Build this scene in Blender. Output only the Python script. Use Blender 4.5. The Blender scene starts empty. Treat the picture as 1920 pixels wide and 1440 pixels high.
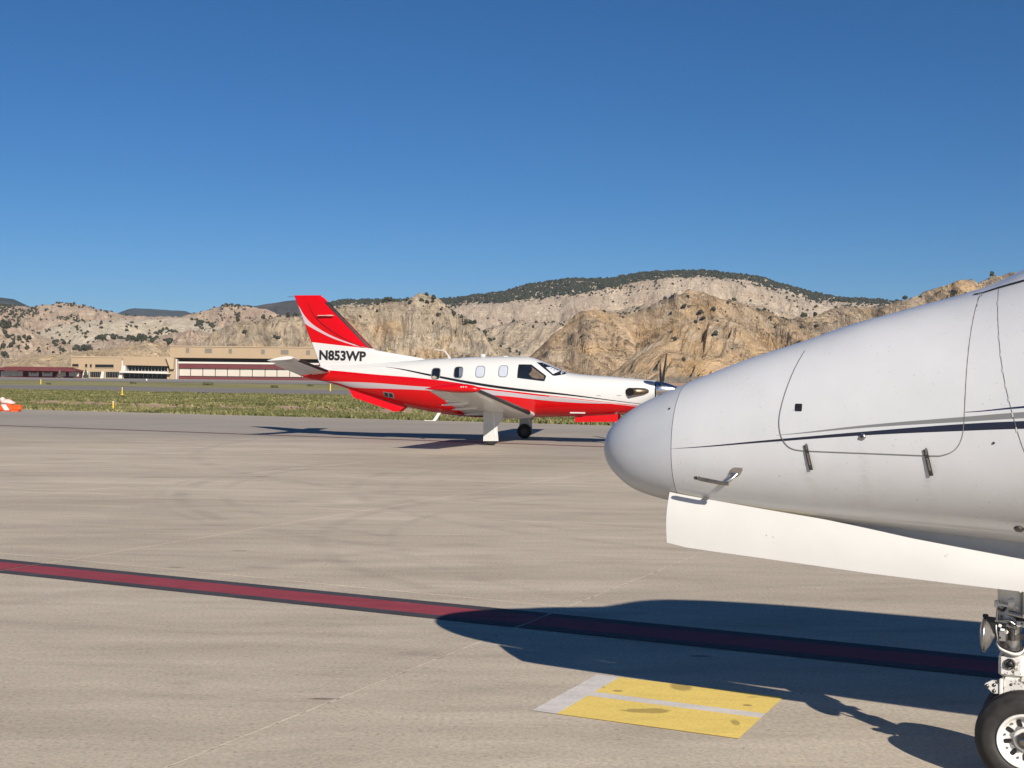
import bpy, math, random
import numpy as np
from mathutils import Vector, Matrix
from mathutils.geometry import delaunay_2d_cdt
from bisect import bisect_right
rad = math.radians
SC = bpy.context.scene
COL = SC.collection

# ------------------------------------------------------------------ camera
CAM_H = 1.659
F_PX = 2369.0
cd = bpy.data.cameras.new('camera')
cd.sensor_width = 36.0
cd.lens = F_PX / 1920 * 36.0
cd.clip_start = 0.05
cd.clip_end = 60000
cam = bpy.data.objects.new('camera', cd)
COL.objects.link(cam)
PITCH = math.atan(9.7 / F_PX)
CROT = Matrix.Rotation(math.pi / 2 - PITCH, 3, 'X') @ Matrix.Rotation(rad(0.609), 3, 'Z')
cam.matrix_world = Matrix.Translation((0, 0, CAM_H)) @ CROT.to_4x4()
SC.camera = cam

# ------------------------------------------------------------------ sky, sun, exposure
SUN_EL = rad(27.3)
SUN_AZ = rad(20.9)           # shadows fall this far left of the view axis
sun_dir = Vector((math.sin(SUN_AZ) * math.cos(SUN_EL), -math.cos(SUN_AZ) * math.cos(SUN_EL), math.sin(SUN_EL)))
w = bpy.data.worlds.new('World')
SC.world = w
w.use_nodes = True
nt = w.node_tree
nt.nodes.clear()
wo = nt.nodes.new('ShaderNodeOutputWorld')
bg = nt.nodes.new('ShaderNodeBackground')
sky = nt.nodes.new('ShaderNodeTexSky')
sky.sky_type = 'NISHITA'
sky.sun_disc = False
sky.sun_elevation = SUN_EL
sky.sun_rotation = math.atan2(sun_dir.x, sun_dir.y)
sky.altitude = 2000
sky.air_density = 1.0
sky.dust_density = 0.1
sky.ozone_density = 7.5
bg.inputs['Strength'].default_value = 0.056
hs = nt.nodes.new('ShaderNodeHueSaturation')
hs.inputs['Saturation'].default_value = 1.12
nt.links.new(sky.outputs[0], hs.inputs['Color'])
nt.links.new(hs.outputs[0], bg.inputs[0])
nt.links.new(bg.outputs[0], wo.inputs[0])
sd = bpy.data.lights.new('sun', 'SUN')
sd.energy = 5.0
sd.angle = rad(0.53)
sd.color = (1.0, 0.91, 0.79)
sun = bpy.data.objects.new('sun', sd)
COL.objects.link(sun)
sun.rotation_euler = sun_dir.to_track_quat('Z', 'Y').to_euler()
SC.view_settings.view_transform = 'Standard'
SC.view_settings.look = 'None'
SC.view_settings.exposure = 0.36
SC.view_settings.gamma = 1.0
SC.render.engine = 'CYCLES'

def at(u, v, Y):
    """world point at depth Y (metres ahead) seen at photo position u, v"""
    d = CROT @ Vector((u - 960, 720 - v, -F_PX))
    return Vector((0, 0, CAM_H)) + d * (Y / d.y)

# ------------------------------------------------------------------ materials
class NT:
    def __init__(s, name):
        s.m = bpy.data.materials.new(name)
        s.m.use_nodes = True
        s.t = s.m.node_tree
        s.t.nodes.clear()
        s.out = s.t.nodes.new('ShaderNodeOutputMaterial')
        s.b = s.t.nodes.new('ShaderNodeBsdfPrincipled')
        s.t.links.new(s.b.outputs[0], s.out.inputs[0])
    def n(s, kind, **kw):
        nd = s.t.nodes.new('ShaderNode' + kind)
        for k, v in kw.items():
            setattr(nd, k, v)
        return nd
    def put(s, sock, v):
        if isinstance(v, (bpy.types.NodeSocket,)):
            s.t.links.new(v, sock)
        elif isinstance(v, (tuple, list)) and len(v) == 3 and sock.type == 'RGBA':
            sock.default_value = (*v, 1)
        else:
            sock.default_value = v
    def math(s, op, a, b=None, c=None, clamp=False):
        nd = s.n('Math', operation=op, use_clamp=clamp)
        s.put(nd.inputs[0], a)
        if b is not None: s.put(nd.inputs[1], b)
        if c is not None: s.put(nd.inputs[2], c)
        return nd.outputs[0]
    def mix(s, f, a, b, mode='MIX'):
        nd = s.n('MixRGB', blend_type=mode)
        s.put(nd.inputs[0], f); s.put(nd.inputs[1], a); s.put(nd.inputs[2], b)
        return nd.outputs[0]
    def coord(s, kind='Object'):
        return s.n('TexCoord').outputs[kind]
    def mapping(s, vec, scale=(1, 1, 1), rot=(0, 0, 0), loc=(0, 0, 0)):
        nd = s.n('Mapping')
        s.put(nd.inputs['Vector'], vec)
        nd.inputs['Scale'].default_value = scale
        nd.inputs['Rotation'].default_value = rot
        nd.inputs['Location'].default_value = loc
        return nd.outputs[0]
    def noise(s, vec, scale, detail=4, rough=.55, dist=0.0):
        nd = s.n('TexNoise')
        s.put(nd.inputs['Vector'], vec)
        nd.inputs['Scale'].default_value = scale
        nd.inputs['Detail'].default_value = detail
        nd.inputs['Roughness'].default_value = rough
        nd.inputs['Distortion'].default_value = dist
        return nd.outputs['Fac']
    def vor(s, vec, scale, feature='F1'):
        nd = s.n('TexVoronoi', feature=feature)
        s.put(nd.inputs['Vector'], vec)
        nd.inputs['Scale'].default_value = scale
        return nd.outputs['Distance']
    def ramp(s, fac, stops, interp='LINEAR'):
        nd = s.n('ValToRGB')
        s.put(nd.inputs[0], fac)
        cr = nd.color_ramp
        cr.interpolation = interp
        while len(cr.elements) < len(stops): cr.elements.new(0.5)
        for e, (p, c) in zip(cr.elements, stops):
            e.position = p
            e.color = (*c, 1) if isinstance(c, (tuple, list)) else (c, c, c, 1)
        return nd.outputs[0]
    def rng(s, v, a, b, c=0.0, d=1.0):
        nd = s.n('MapRange')
        s.put(nd.inputs[0], v)
        nd.inputs[1].default_value = a; nd.inputs[2].default_value = b
        nd.inputs[3].default_value = c; nd.inputs[4].default_value = d
        return nd.outputs[0]
    def xyz(s, vec):
        nd = s.n('SeparateXYZ'); s.put(nd.inputs[0], vec)
        return nd.outputs
    def bump(s, h, strength=.3, dist=.01):
        nd = s.n('Bump')
        s.put(nd.inputs['Height'], h)
        nd.inputs['Strength'].default_value = strength
        nd.inputs['Distance'].default_value = dist
        s.t.links.new(nd.outputs[0], s.b.inputs['Normal'])
        return nd
    def curve(s, x, pts, x0, x1, z0, z1):
        """piecewise linear z(x) as a node value"""
        nx = s.rng(x, x0, x1)
        nd = s.n('FloatCurve')
        s.put(nd.inputs['Value'], nx)
        cv = nd.mapping.curves[0]
        P = [((px - x0) / (x1 - x0), (pz - z0) / (z1 - z0)) for px, pz in sorted(pts)]
        if P[0][0] > 0.001: P.insert(0, (0.0, P[0][1]))
        if P[-1][0] < 0.999: P.append((1.0, P[-1][1]))
        while len(cv.points) < len(P): cv.points.new(0.5, 0.5)
        for q, (a, b) in zip(cv.points, P):
            q.location = (min(max(a, 0), 1), min(max(b, 0), 1))
            q.handle_type = 'AUTO_CLAMPED'
        nd.mapping.update()
        return s.math('MULTIPLY_ADD', nd.outputs[0], z1 - z0, z0)
    def col(s, c): s.put(s.b.inputs['Base Color'], c)
    def set(s, rough=None, metal=None, coat=None, spec=None):
        if rough is not None: s.put(s.b.inputs['Roughness'], rough)
        if metal is not None: s.put(s.b.inputs['Metallic'], metal)
        if coat is not None:
            s.b.inputs['Coat Weight'].default_value = coat
            s.b.inputs['Coat Roughness'].default_value = .05
        if spec is not None: s.b.inputs['Specular IOR Level'].default_value = spec

def plain(name, c, rough=.5, metal=0.0, coat=None, var=.12, scale=6.0, bump=0.0, spec=None):
    """solid colour with fine uneven wear"""
    k = NT(name)
    v = k.coord()
    n = k.noise(v, scale, 5, .6)
    dark = tuple(x * (1 - var) for x in c)
    lite = tuple(min(1, x * (1 + var)) for x in c)
    k.col(k.ramp(n, [(.3, dark), (.7, lite)]))
    k.put(k.b.inputs['Roughness'], k.rng(n, .3, .7, rough * .85, min(1, rough * 1.15)))
    k.set(metal=metal, coat=coat, spec=spec)
    if bump:
        k.bump(k.noise(v, scale * 8, 3, .6), bump, .01)
    return k.m

M = {}
M['white_gear'] = plain('white_gear_paint', (.72, .71, .68), .4, var=.1, scale=30)
M['black_rubber'] = plain('black_rubber', (.012, .012, .013), .62, var=.3, scale=25, bump=.15)
M['tyre_wall'] = plain('tyre_sidewall', (.045, .040, .037), .72, var=.2, scale=25)
M['steel'] = plain('steel', (.42, .41, .40), .32, 1.0, var=.15, scale=40)
M['chrome'] = plain('polished_metal', (.78, .79, .8), .1, 1.0, var=.03, scale=20)
M['dark_steel'] = plain('dark_steel', (.10, .095, .09), .45, .8, var=.3, scale=40)
M['black'] = plain('black_metal', (.012, .012, .014), .5, var=.3, scale=30)
M['navy'] = plain('navy_stripe_paint', (.012, .013, .032), .3, coat=.4, var=.05)
M['seam'] = plain('seam_sealant', (.16, .155, .15), .7, var=.3, scale=60)
M['boot'] = plain('deicing_boot_rubber', (.010, .010, .012), .38, var=.2, scale=20)
M['aluminium'] = plain('bare_aluminium', (.62, .61, .6), .35, 1.0, var=.1, scale=30)
M['yellow_marker'] = plain('yellow_marker_paint', (.80, .55, .04), .5, var=.08)
M['white_plastic'] = plain('white_plastic', (.75, .74, .72), .5, var=.08)
M['orange_plastic'] = plain('orange_plastic', (.90, .10, .015), .45, var=.1)
M['sandbag'] = plain('pale_sandbag_cloth', (.66, .50, .47), .9, var=.15, scale=12, bump=.4)

# ------------------------------------------------------------------ mesh building
class MB:
    def __init__(s): s.v = []; s.f = []; s.sm = []; s.n = []
    def add(s, vs, fs, smooth=False):
        b = len(s.v)
        s.v.extend([tuple(p) for p in vs])
        for f in fs:
            s.f.append([b + i for i in f]); s.sm.append(smooth)
        return s
    def box(s, c, d, rot=None, bev=0.0):
        cx, cy, cz = c; a, b, h = d[0] / 2, d[1] / 2, d[2] / 2
        if bev <= 0:
            V = [Vector((x, y, z)) for z in (-h, h) for x, y in ((-a, -b), (a, -b), (a, b), (-a, b))]
            F = [(3, 2, 1, 0), (4, 5, 6, 7), (0, 1, 5, 4), (1, 2, 6, 5), (2, 3, 7, 6), (3, 0, 4, 7)]
        else:
            e = min(bev, a * .45, b * .45, h * .45)
            def ring(ax, by, z): return [Vector(p) for p in ((-ax, -by + e, z), (-ax + e, -by, z), (ax - e, -by, z), (ax, -by + e, z), (ax, by - e, z), (ax - e, by, z), (-ax + e, by, z), (-ax, by - e, z))]
            V = ring(a - e, b - e, -h) + ring(a, b, -h + e) + ring(a, b, h - e) + ring(a - e, b - e, h)
            F = [tuple(range(7, -1, -1)), tuple(range(24, 32))]
            for k in range(3):
                for i in range(8):
                    j = (i + 1) % 8
                    F.append((k * 8 + i, k * 8 + j, k * 8 + 8 + j, k * 8 + 8 + i))
        R = rot.to_matrix() if rot is not None and not isinstance(rot, Matrix) else (rot or Matrix.Identity(3))
        s.add([R @ p + Vector(c) for p in V], F)
        return s
    def cyl(s, p, q, r0, r1=None, n=16, caps=True, smooth=True):
        p, q = Vector(p), Vector(q); r1 = r0 if r1 is None else r1
        z = (q - p).normalized()
        x = z.orthogonal().normalized(); y = z.cross(x)
        V = []
        for c, r in ((p, r0), (q, r1)):
            for i in range(n):
                a = 2 * math.pi * i / n
                V.append(c + (x * math.cos(a) + y * math.sin(a)) * r)
        s.add(V, [(i, (i + 1) % n, n + (i + 1) % n, n + i) for i in range(n)], smooth)
        if caps:
            s.add(V[:n], [tuple(range(n - 1, -1, -1))]); s.add(V[n:], [tuple(range(n))])
        return s
    def lathe(s, p, axis, prof, n=32, smooth=True):
        """prof: (distance along axis, radius)"""
        p = Vector(p); z = Vector(axis).normalized(); x = z.orthogonal().normalized(); y = z.cross(x)
        V = []
        for d, r in prof:
            for i in range(n):
                a = 2 * math.pi * i / n
                V.append(p + z * d + (x * math.cos(a) + y * math.sin(a)) * max(r, 1e-5))
        F = []
        for k in range(len(prof) - 1):
            for i in range(n):
                j = (i + 1) % n
                F.append((k * n + i, k * n + j, (k + 1) * n + j, (k + 1) * n + i))
        s.add(V, F, smooth)
        return s
    def tube(s, pts, r, n=8):
        pts = [Vector(p) for p in pts]
        V = []; F = []
        x = None
        for i, p in enumerate(pts):
            t = (pts[min(i + 1, len(pts) - 1)] - pts[max(i - 1, 0)]).normalized()
            if x is None: x = t.orthogonal().normalized()
            x = (x - t * x.dot(t)).normalized(); y = t.cross(x)
            for k in range(n):
                a = 2 * math.pi * k / n
                V.append(p + (x * math.cos(a) + y * math.sin(a)) * r)
        for i in range(len(pts) - 1):
            for k in range(n):
                F.append((i * n + k, i * n + (k + 1) % n, (i + 1) * n + (k + 1) % n, (i + 1) * n + k))
        s.add(V, F, True)
        s.add(V[:n], [tuple(range(n - 1, -1, -1))]); s.add(V[-n:], [tuple(range(n))])
        return s
    def prism(s, poly, y0, y1, bev=0.0):
        """polygon in (x, z) extruded along y"""
        n = len(poly)
        V = [Vector((x, y0, z)) for x, z in poly] + [Vector((x, y1, z)) for x, z in poly]
        s.add(V, [tuple(range(n)), tuple(range(2 * n - 1, n - 1, -1))] + [((i + 1) % n, i, n + i, n + (i + 1) % n) for i in range(n)])
        return s
    def blob(s, c, r, n=8, m=5, amp=.2, rng=random):
        V = [(c[0], c[1], c[2] + r[2])]
        for i in range(1, m):
            th = math.pi * i / m
            for j in range(n):
                a = 2 * math.pi * j / n + i * .3
                k = 1 + rng.uniform(-amp, amp)
                V.append((c[0] + r[0] * k * math.sin(th) * math.cos(a), c[1] + r[1] * k * math.sin(th) * math.sin(a), c[2] + r[2] * k * math.cos(th)))
        V.append((c[0], c[1], c[2] - r[2]))
        F = [(0, 1 + j, 1 + (j + 1) % n) for j in range(n)]
        for i in range(m - 2):
            for j in range(n):
                a = 1 + i * n + j; b = 1 + i * n + (j + 1) % n
                F.append((a, a + n, b + n, b))
        L = len(V) - 1
        F += [(L, 1 + (m - 2) * n + (j + 1) % n, 1 + (m - 2) * n + j) for j in range(n)]
        s.add(V, F, False)
        return s
    def build(s, name, mat, parent=None, normals=None, fix=True):
        me = bpy.data.meshes.new(name)
        me.from_pydata(s.v, [], s.f)
        for m in (mat if isinstance(mat, (list, tuple)) else [mat]): me.materials.append(m)
        me.polygons.foreach_set('use_smooth', s.sm)
        me.update()
        if normals is not None:
            me.normals_split_custom_set_from_vertices(normals)
        elif fix:
            import bmesh
            bm = bmesh.new(); bm.from_mesh(me)
            bmesh.ops.remove_doubles(bm, verts=bm.verts, dist=1e-5)
            bmesh.ops.recalc_face_normals(bm, faces=bm.faces)
            bm.to_mesh(me); bm.free()
            if any(s.sm) and not all(s.sm): me.set_sharp_from_angle(angle=rad(40))
        o = bpy.data.objects.new(name, me)
        COL.objects.link(o)
        if parent is not None: o.parent = parent
        return o

def np_mesh(name, V, F, mat, parent=None, smooth=False):
    """V (n,3), F (m,k) arrays"""
    me = bpy.data.meshes.new(name)
    V = np.asarray(V, np.float32); F = np.asarray(F, np.int32)
    me.vertices.add(len(V)); me.vertices.foreach_set('co', V.ravel())
    k = F.shape[1]
    me.loops.add(F.size); me.loops.foreach_set('vertex_index', F.ravel())
    me.polygons.add(len(F))
    me.polygons.foreach_set('loop_start', np.arange(0, F.size, k, dtype=np.int32))
    me.polygons.foreach_set('loop_total', np.full(len(F), k, np.int32))
    me.polygons.foreach_set('use_smooth', np.full(len(F), smooth, bool))
    me.materials.append(mat)
    me.update(calc_edges=True)
    o = bpy.data.objects.new(name, me); COL.objects.link(o)
    if parent is not None: o.parent = parent
    return o

def tag(o, label=None, cat=None, group=None, kind=None):
    if label: o['label'] = label
    if cat: o['category'] = cat
    if group: o['group'] = group
    if kind: o['kind'] = kind
    return o
def empty(name, loc, label=None, cat=None, group=None, rotz=0.0):
    o = bpy.data.objects.new(name, None); COL.objects.link(o)
    o.location = loc; o.rotation_euler = (0, 0, rotz)
    o.empty_display_size = .2
    return tag(o, label, cat, group)

# ------------------------------------------------------------------ noise for terrain
_perm = np.random.RandomState(7).permutation(4096)
def _hash(i, j): return _perm[(_perm[i & 4095] + j) & 4095]
def pnoise(x, y):
    xi = np.floor(x).astype(np.int64); yi = np.floor(y).astype(np.int64)
    xf = x - xi; yf = y - yi
    u = xf * xf * xf * (xf * (xf * 6 - 15) + 10); v = yf * yf * yf * (yf * (yf * 6 - 15) + 10)
    def g(ix, iy, dx, dy):
        h = _hash(ix, iy) * (2 * np.pi / 4096)
        return np.cos(h) * dx + np.sin(h) * dy
    a = g(xi, yi, xf, yf); b = g(xi + 1, yi, xf - 1, yf)
    c = g(xi, yi + 1, xf, yf - 1); d = g(xi + 1, yi + 1, xf - 1, yf - 1)
    return 1.4 * ((a * (1 - u) + b * u) * (1 - v) + (c * (1 - u) + d * u) * v)
def fbm(x, y, o=4):
    s = 0; a = 1; t = 0
    for k in range(o):
        s = s + a * pnoise(x * 2 ** k + 17 * k, y * 2 ** k + 31 * k); t += a; a *= .5
    return s / t
def ridged(x, y, o=4):
    s = 0; a = 1; t = 0
    for k in range(o):
        s = s + a * (1 - np.abs(pnoise(x * 2 ** k + 13 * k, y * 2 ** k + 7 * k)) * 2); t += a; a *= .5
    return s / t
# ================================================================== SETTING
AX = Vector((-.9007, .4345, 0)); BX = Vector((.4345, .9007, 0))      # along / across the paint lines
def AB(a, b, z=0.0): return AX * a + BX * b + Vector((0, 0, z))
ROT_AB = Matrix((AX, BX, Vector((0, 0, 1)))).transposed()

def ab_nodes(k):
    pos = k.n('NewGeometry').outputs['Position']
    x, y, z = k.xyz(pos)
    a = k.math('ADD', k.math('MULTIPLY', x, -.9007), k.math('MULTIPLY', y, .4345))
    b = k.math('ADD', k.math('MULTIPLY', x, .4345), k.math('MULTIPLY', y, .9007))
    return pos, x, y, a, b

def concrete():
    k = NT('worn_concrete')
    pos, x, y, a, b = ab_nodes(k)
    v = k.mapping(pos, (.35, 1.6, 1), (0, 0, 0))
    big = k.noise(k.mapping(pos, (.10, .22, 1)), 1.0, 5, .6, .6)
    med = k.noise(k.mapping(pos, (.9, 3.2, 1), (0, 0, -.12)), 1.0, 7, .7, .4)
    streak = k.noise(v, 1.0, 8, .68, .8)
    fine = k.noise(pos, 42, 6, .75)
    grit = k.noise(pos, 210, 3, .7)
    c = k.mix(k.rng(big, .35, .65), (.475, .412, .325), (.61, .535, .428))
    c = k.mix(k.rng(streak, .36, .66), c, k.mix(1, c, (.80, .79, .79), 'MULTIPLY'))
    c = k.mix(.55, c, k.ramp(med, [(.32, (.80, .79, .78)), (.5, (1, 1, 1)), (.68, (1.14, 1.13, 1.12))]), 'MULTIPLY')
    c = k.mix(.9, c, k.ramp(fine, [(.3, (.64, .63, .62)), (.5, (1, 1, 1)), (.70, (1.26, 1.25, 1.22))]), 'MULTIPLY')
    sp2 = k.noise(pos, 26, 2, .5)
    c = k.mix(k.math('MULTIPLY', k.rng(sp2, .66, .72), .45), c, (.17, .145, .12))
    c = k.mix(.6, c, k.ramp(grit, [(.3, (.72, .72, .72)), (.5, (1, 1, 1)), (.7, (1.22, 1.22, 1.22))]), 'MULTIPLY')
    # dark oil spots and scuffs
    sp = k.noise(k.mapping(pos, (.5, 1.3, 1), (0, 0, .4)), 1.6, 3, .5)
    c = k.mix(k.math('MULTIPLY', k.rng(sp, .66, .78), .35), c, (.13, .115, .10))
    dots = k.vor(k.mapping(pos, (1.0, 3.5, 1), (0, 0, .25), (3, 1, 0)), .55)
    c = k.mix(k.math('MULTIPLY', k.rng(dots, .055, .03), .7), c, (.10, .085, .07))
    # rubber arcs of turning wheels
    brk = k.rng(k.noise(pos, .9, 4, .6), .38, .62)
    for cx, cy, R, wd, s in ((4.1, 19.5, 8.9, .16, .30), (4.1, 19.6, 8.35, .12, .22), (4.4, 19.6, 9.5, .10, .15), (6.6, 19.9, 9.0, .15, .22), (6.7, 19.9, 8.5, .1, .16),
                             (3.6, 13.6, 5.6, .13, .24), (4.0, 13.5, 5.25, .1, .2), (-12.5, 16.0, 9.5, .14, .22), (9.0, 30.0, 16.0, .2, .25), (-3.0, 40.0, 24.0, .2, .22), (8.0, 2.0, 13.6, .16, .16)):
        d = k.math('SQRT', k.math('ADD', k.math('POWER', k.math('SUBTRACT', x, cx), 2.0), k.math('POWER', k.math('SUBTRACT', y, cy), 2.0)))
        m = k.rng(k.math('ABSOLUTE', k.math('SUBTRACT', d, R)), wd, wd * .3)
        m = k.math('MULTIPLY', k.math('MULTIPLY', m, brk), s * .7)
        side = k.rng(x, cx - R * .35, cx - R * .6)
        m = k.math('MULTIPLY', m, side)
        c = k.mix(m, c, (.12, .105, .095))
    # darker asphalt-stained lane under the far paint line
    lane = k.math('MULTIPLY', k.rng(b, 24, 29), k.rng(k.math('ADD', b, k.math('MULTIPLY', streak, 4.0)), 52, 40, 0, 1))
    c = k.mix(k.math('MULTIPLY', lane, .62), c, (.27, .245, .228))
    rnd = k.n('ObjectInfo').outputs['Random']
    tone = k.rng(rnd, 0, 1, .975, 1.02)
    cb = k.n('CombineColor'); [k.put(cb.inputs[i], tone) for i in range(3)]
    c = k.mix(1, c, cb.outputs[0], 'MULTIPLY')
    k.col(c)
    k.set(rough=.88, spec=.25)
    h = k.math('ADD', k.math('MULTIPLY', fine, .6), k.math('MULTIPLY', grit, .4))
    k.bump(h, .35, .006)
    return k.m
M['concrete'] = concrete()

def paint(name, c, under=(.28, .25, .22), wear=.35, var=.16):
    k = NT(name)
    pos, x, y, a, b = ab_nodes(k)
    n1 = k.noise(k.mapping(pos, (.8, 2.5, 1)), 3, 6, .65)
    n2 = k.noise(pos, 60, 5, .75)
    col = k.mix(k.rng(n1, .3, .7), tuple(q * (1 - var) for q in c), tuple(min(.95, q * (1 + var)) for q in c))
    col = k.mix(.6, col, k.ramp(n2, [(.3, (.72, .72, .72)), (.6, (1.1, 1.1, 1.1))]), 'MULTIPLY')
    worn = k.math('MULTIPLY', k.rng(k.math('ADD', k.math('MULTIPLY', n1, .4), k.math('MULTIPLY', n2, .6)), .58, .66), wear)
    k.col(k.mix(worn, col, under))
    k.set(rough=.8, spec=.3)
    k.bump(n2, .3, .005)
    return k
def stained(k, spots):
    """drips and scrapes on a paint: (x, y, rx, ry, strength)"""
    pos = k.n('NewGeometry').outputs['Position']
    x, y, z = k.xyz(pos)
    n = k.noise(pos, 9, 4, .6)
    base = k.b.inputs['Base Color'].links[0].from_socket
    for cx, cy, rx, ry, s in spots:
        dx = k.math('DIVIDE', k.math('SUBTRACT', x, cx), rx); dy = k.math('DIVIDE', k.math('SUBTRACT', y, cy), ry)
        d = k.math('ADD', k.math('SQRT', k.math('ADD', k.math('POWER', dx, 2.0), k.math('POWER', dy, 2.0))), k.math('MULTIPLY', k.math('SUBTRACT', n, .5), 1.6))
        base = k.mix(k.math('MULTIPLY', k.rng(d, 1.15, .8), s), base, (.16, .115, .045))
    k.col(base)
    return k
M['red_paint'] = paint('red_line_paint', (.29, .048, .065), wear=.35).m
M['dark_paint'] = paint('black_border_paint', (.060, .056, .064), wear=.5).m
M['far_red_paint'] = paint('faded_red_paint', (.27, .10, .085), wear=.5).m
M['white_mark'] = paint('worn_white_paint', (.66, .62, .58), wear=.40).m
M['yellow_mark'] = stained(paint('yellow_marking_paint', (.83, .62, .165), wear=.10, var=.07), [
    (.93, 6.83, .055, .10, .50), (.70, 6.32, .14, .045, .55), (.42, 6.93, .03, .025, .5), (.58, 6.72, .025, .02, .6), (1.22, 6.45, .025, .02, .6), (1.10, 6.12, .02, .05, .5), (.5, 6.8, .02, .02, .5), (1.28, 6.62, .03, .02, .3)]).m

# ---- ground sheet to the horizon, bands across the airfield follow b
def field_mat():
    k = NT('infield_ground')
    pos, x, y, a, b = ab_nodes(k)
    wv = k.noise(k.mapping(pos, (.03, .12, 1), (0, 0, 0)), 1, 5, .6)
    bb = k.math('ADD', b, k.math('MULTIPLY', k.math('SUBTRACT', k.noise(k.mapping(pos, (.12, .12, 1)), 1, 4, .6), .5), 9.0))
    n = k.noise(k.mapping(pos, (.5, .9, 1)), 1, 8, .7)
    n2 = k.noise(k.mapping(pos, (.06, .25, 1)), 1, 6, .65)
    green = k.mix(k.rng(n, .35, .65), (.125, .122, .058), (.235, .205, .115))
    sand = k.mix(k.rng(n, .35, .65), (.37, .245, .165), (.53, .385, .275))
    straw = (.42, .345, .205)
    c = k.mix(k.rng(k.math('ADD', k.math('MULTIPLY', n2, .6), k.math('MULTIPLY', n, .4)), .46, .58), green, straw)
    sandband = k.math('MULTIPLY', k.rng(bb, 47, 49), k.rng(bb, 63, 60))
    c = k.mix(k.math('MULTIPLY', sandband, k.rng(n, .30, .44)), c, sand)
    c = k.mix(k.math('MULTIPLY', k.rng(n2, .60, .68), .7), c, (.52, .42, .27))
    farc = k.mix(k.rng(n2, .4, .6), (.17, .175, .075), (.38, .33, .165))
    c = k.mix(k.rng(b, 125, 135), c, farc)
    c = k.mix(k.rng(b, 520, 560), c, (.43, .34, .24))
    k.col(c); k.set(rough=.95, spec=.1)
    k.bump(n, .6, .15)
    return k.m
g = MB()
g.add([(-30000, -300, -.06), (30000, -300, -.06), (30000, 20000, -.06), (-30000, 20000, -.06)], [(0, 1, 2, 3)])
tag(g.build('ground', field_mat()), kind='structure')

def asphalt(name, c):
    k = NT(name)
    pos, x, y, a, b = ab_nodes(k)
    n = k.noise(k.mapping(pos, (.02, .25, 1), (0, 0, .45)), 1, 6, .6)
    n2 = k.noise(pos, 3, 5, .7)
    c1 = k.mix(k.rng(n, .3, .7), tuple(q * .88 for q in c), tuple(q * 1.12 for q in c))
    k.col(k.mix(.4, c1, k.ramp(n2, [(.3, (.8, .8, .8)), (.7, (1.15, 1.15, 1.15))]), 'MULTIPLY'))
    k.set(rough=.9, spec=.2)
    return k.m
def band(name, a0, a1, b0, b1, z, mat, parent=None):
    m = MB(); m.add([AB(a1, b0, z), AB(a0, b0, z), AB(a0, b1, z), AB(a1, b1, z)], [(0, 1, 2, 3)])
    return m.build(name, mat, parent)
M['asphalt'] = asphalt('taxiway_asphalt', (.235, .215, .20))
tag(band('taxiway', -900, 1200, 99, 137, -.02, M['asphalt']), kind='structure')
tag(band('runway', -1500, 1800, 236, 330, -.02, asphalt('runway_asphalt', (.27, .25, .235))), kind='structure')
tag(band('far_apron', -2000, 2500, 330, 640, -.03, asphalt('far_apron_concrete', (.33, .30, .27))), kind='structure')

def joint_mat():
    k = NT('joint_sealant')
    pos = k.n('NewGeometry').outputs['Position']
    n = k.noise(pos, 7, 5, .75); n2 = k.noise(pos, .5, 3, .6)
    c = k.mix(k.rng(n, .58, .66), k.mix(k.rng(n2, .4, .6), (.33, .29, .24), (.40, .352, .295)), (.10, .09, .08))
    k.col(c); k.set(rough=.8, spec=.2)
    return k.m
# ---- apron: base sheet and single concrete slabs
apron = band('apron', -70, 75, -16, 43, -.02, M['seam'])
apron.data.materials[0] = joint_mat()
tag(apron, kind='structure')
SA, SB, A0, B0 = 4.85, 4.87, 3.62, 3.60
def in_view(a, b, m=4.5):
    p = AB(a, b)
    return p.y > -3 and abs(p.x) < .42 * max(p.y, 0) + m
slab_mesh = {}
def slab(a0, a1, b0, b1):
    g_ = .0045
    key = (round(a1 - a0, 2), round(b1 - b0, 2))
    c = ((a0 + a1) / 2, (b0 + b1) / 2)
    if key not in slab_mesh:
        m = MB(); da, db = (a1 - a0) - g_ * 2, (b1 - b0) - g_ * 2
        e = .0015
        V = []
        for (ha, hb, z) in ((da / 2, db / 2, -.018), (da / 2, db / 2, -e), (da / 2 - e, db / 2 - e, 0)):
            V += [AB(-ha, -hb, z), AB(ha, -hb, z), AB(ha, hb, z), AB(-ha, hb, z)]
        F = [(8, 9, 10, 11)]
        for k_ in (0, 4):
            for i in range(4): F.append((k_ + i, k_ + (i + 1) % 4, k_ + 4 + (i + 1) % 4, k_ + 4 + i))
        m.add(V, F)
        o = m.build('concrete_slab', M['concrete'], apron)
        for p in o.data.polygons:
            pass
        slab_mesh[key] = o.data
    else:
        o = bpy.data.objects.new('concrete_slab', slab_mesh[key]); COL.objects.link(o); o.parent = apron
    o.location = AB(c[0], c[1], 0)
    return o
m = MB(); q = random.Random(1)
b_ = -3.0; V = []; side = 0
while b_ < 36:
    w_ = .0070 + q.uniform(-.0025, .003)
    V += [AB(A0 - w_, b_, -.0012), AB(A0 + w_, b_, -.0012)]; b_ += .11
m.add(V, [(2 * i, 2 * i + 1, 2 * i + 3, 2 * i + 2) for i in range(len(V) // 2 - 1)])
def seal_mat():
    k = NT('pale_joint_filler'); pos = k.n('NewGeometry').outputs['Position']
    n = k.noise(pos, 9, 5, .8); n2 = k.noise(pos, .8, 3, .6)
    c = k.mix(k.rng(n2, .4, .6), (.46, .40, .325), (.61, .535, .43))
    k.col(k.mix(k.rng(n, .52, .57), c, (.13, .105, .08))); k.set(rough=.85, spec=.2); k.bump(n, .8, .01)
    return k.m
joint_strip = m
ns = 0
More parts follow.
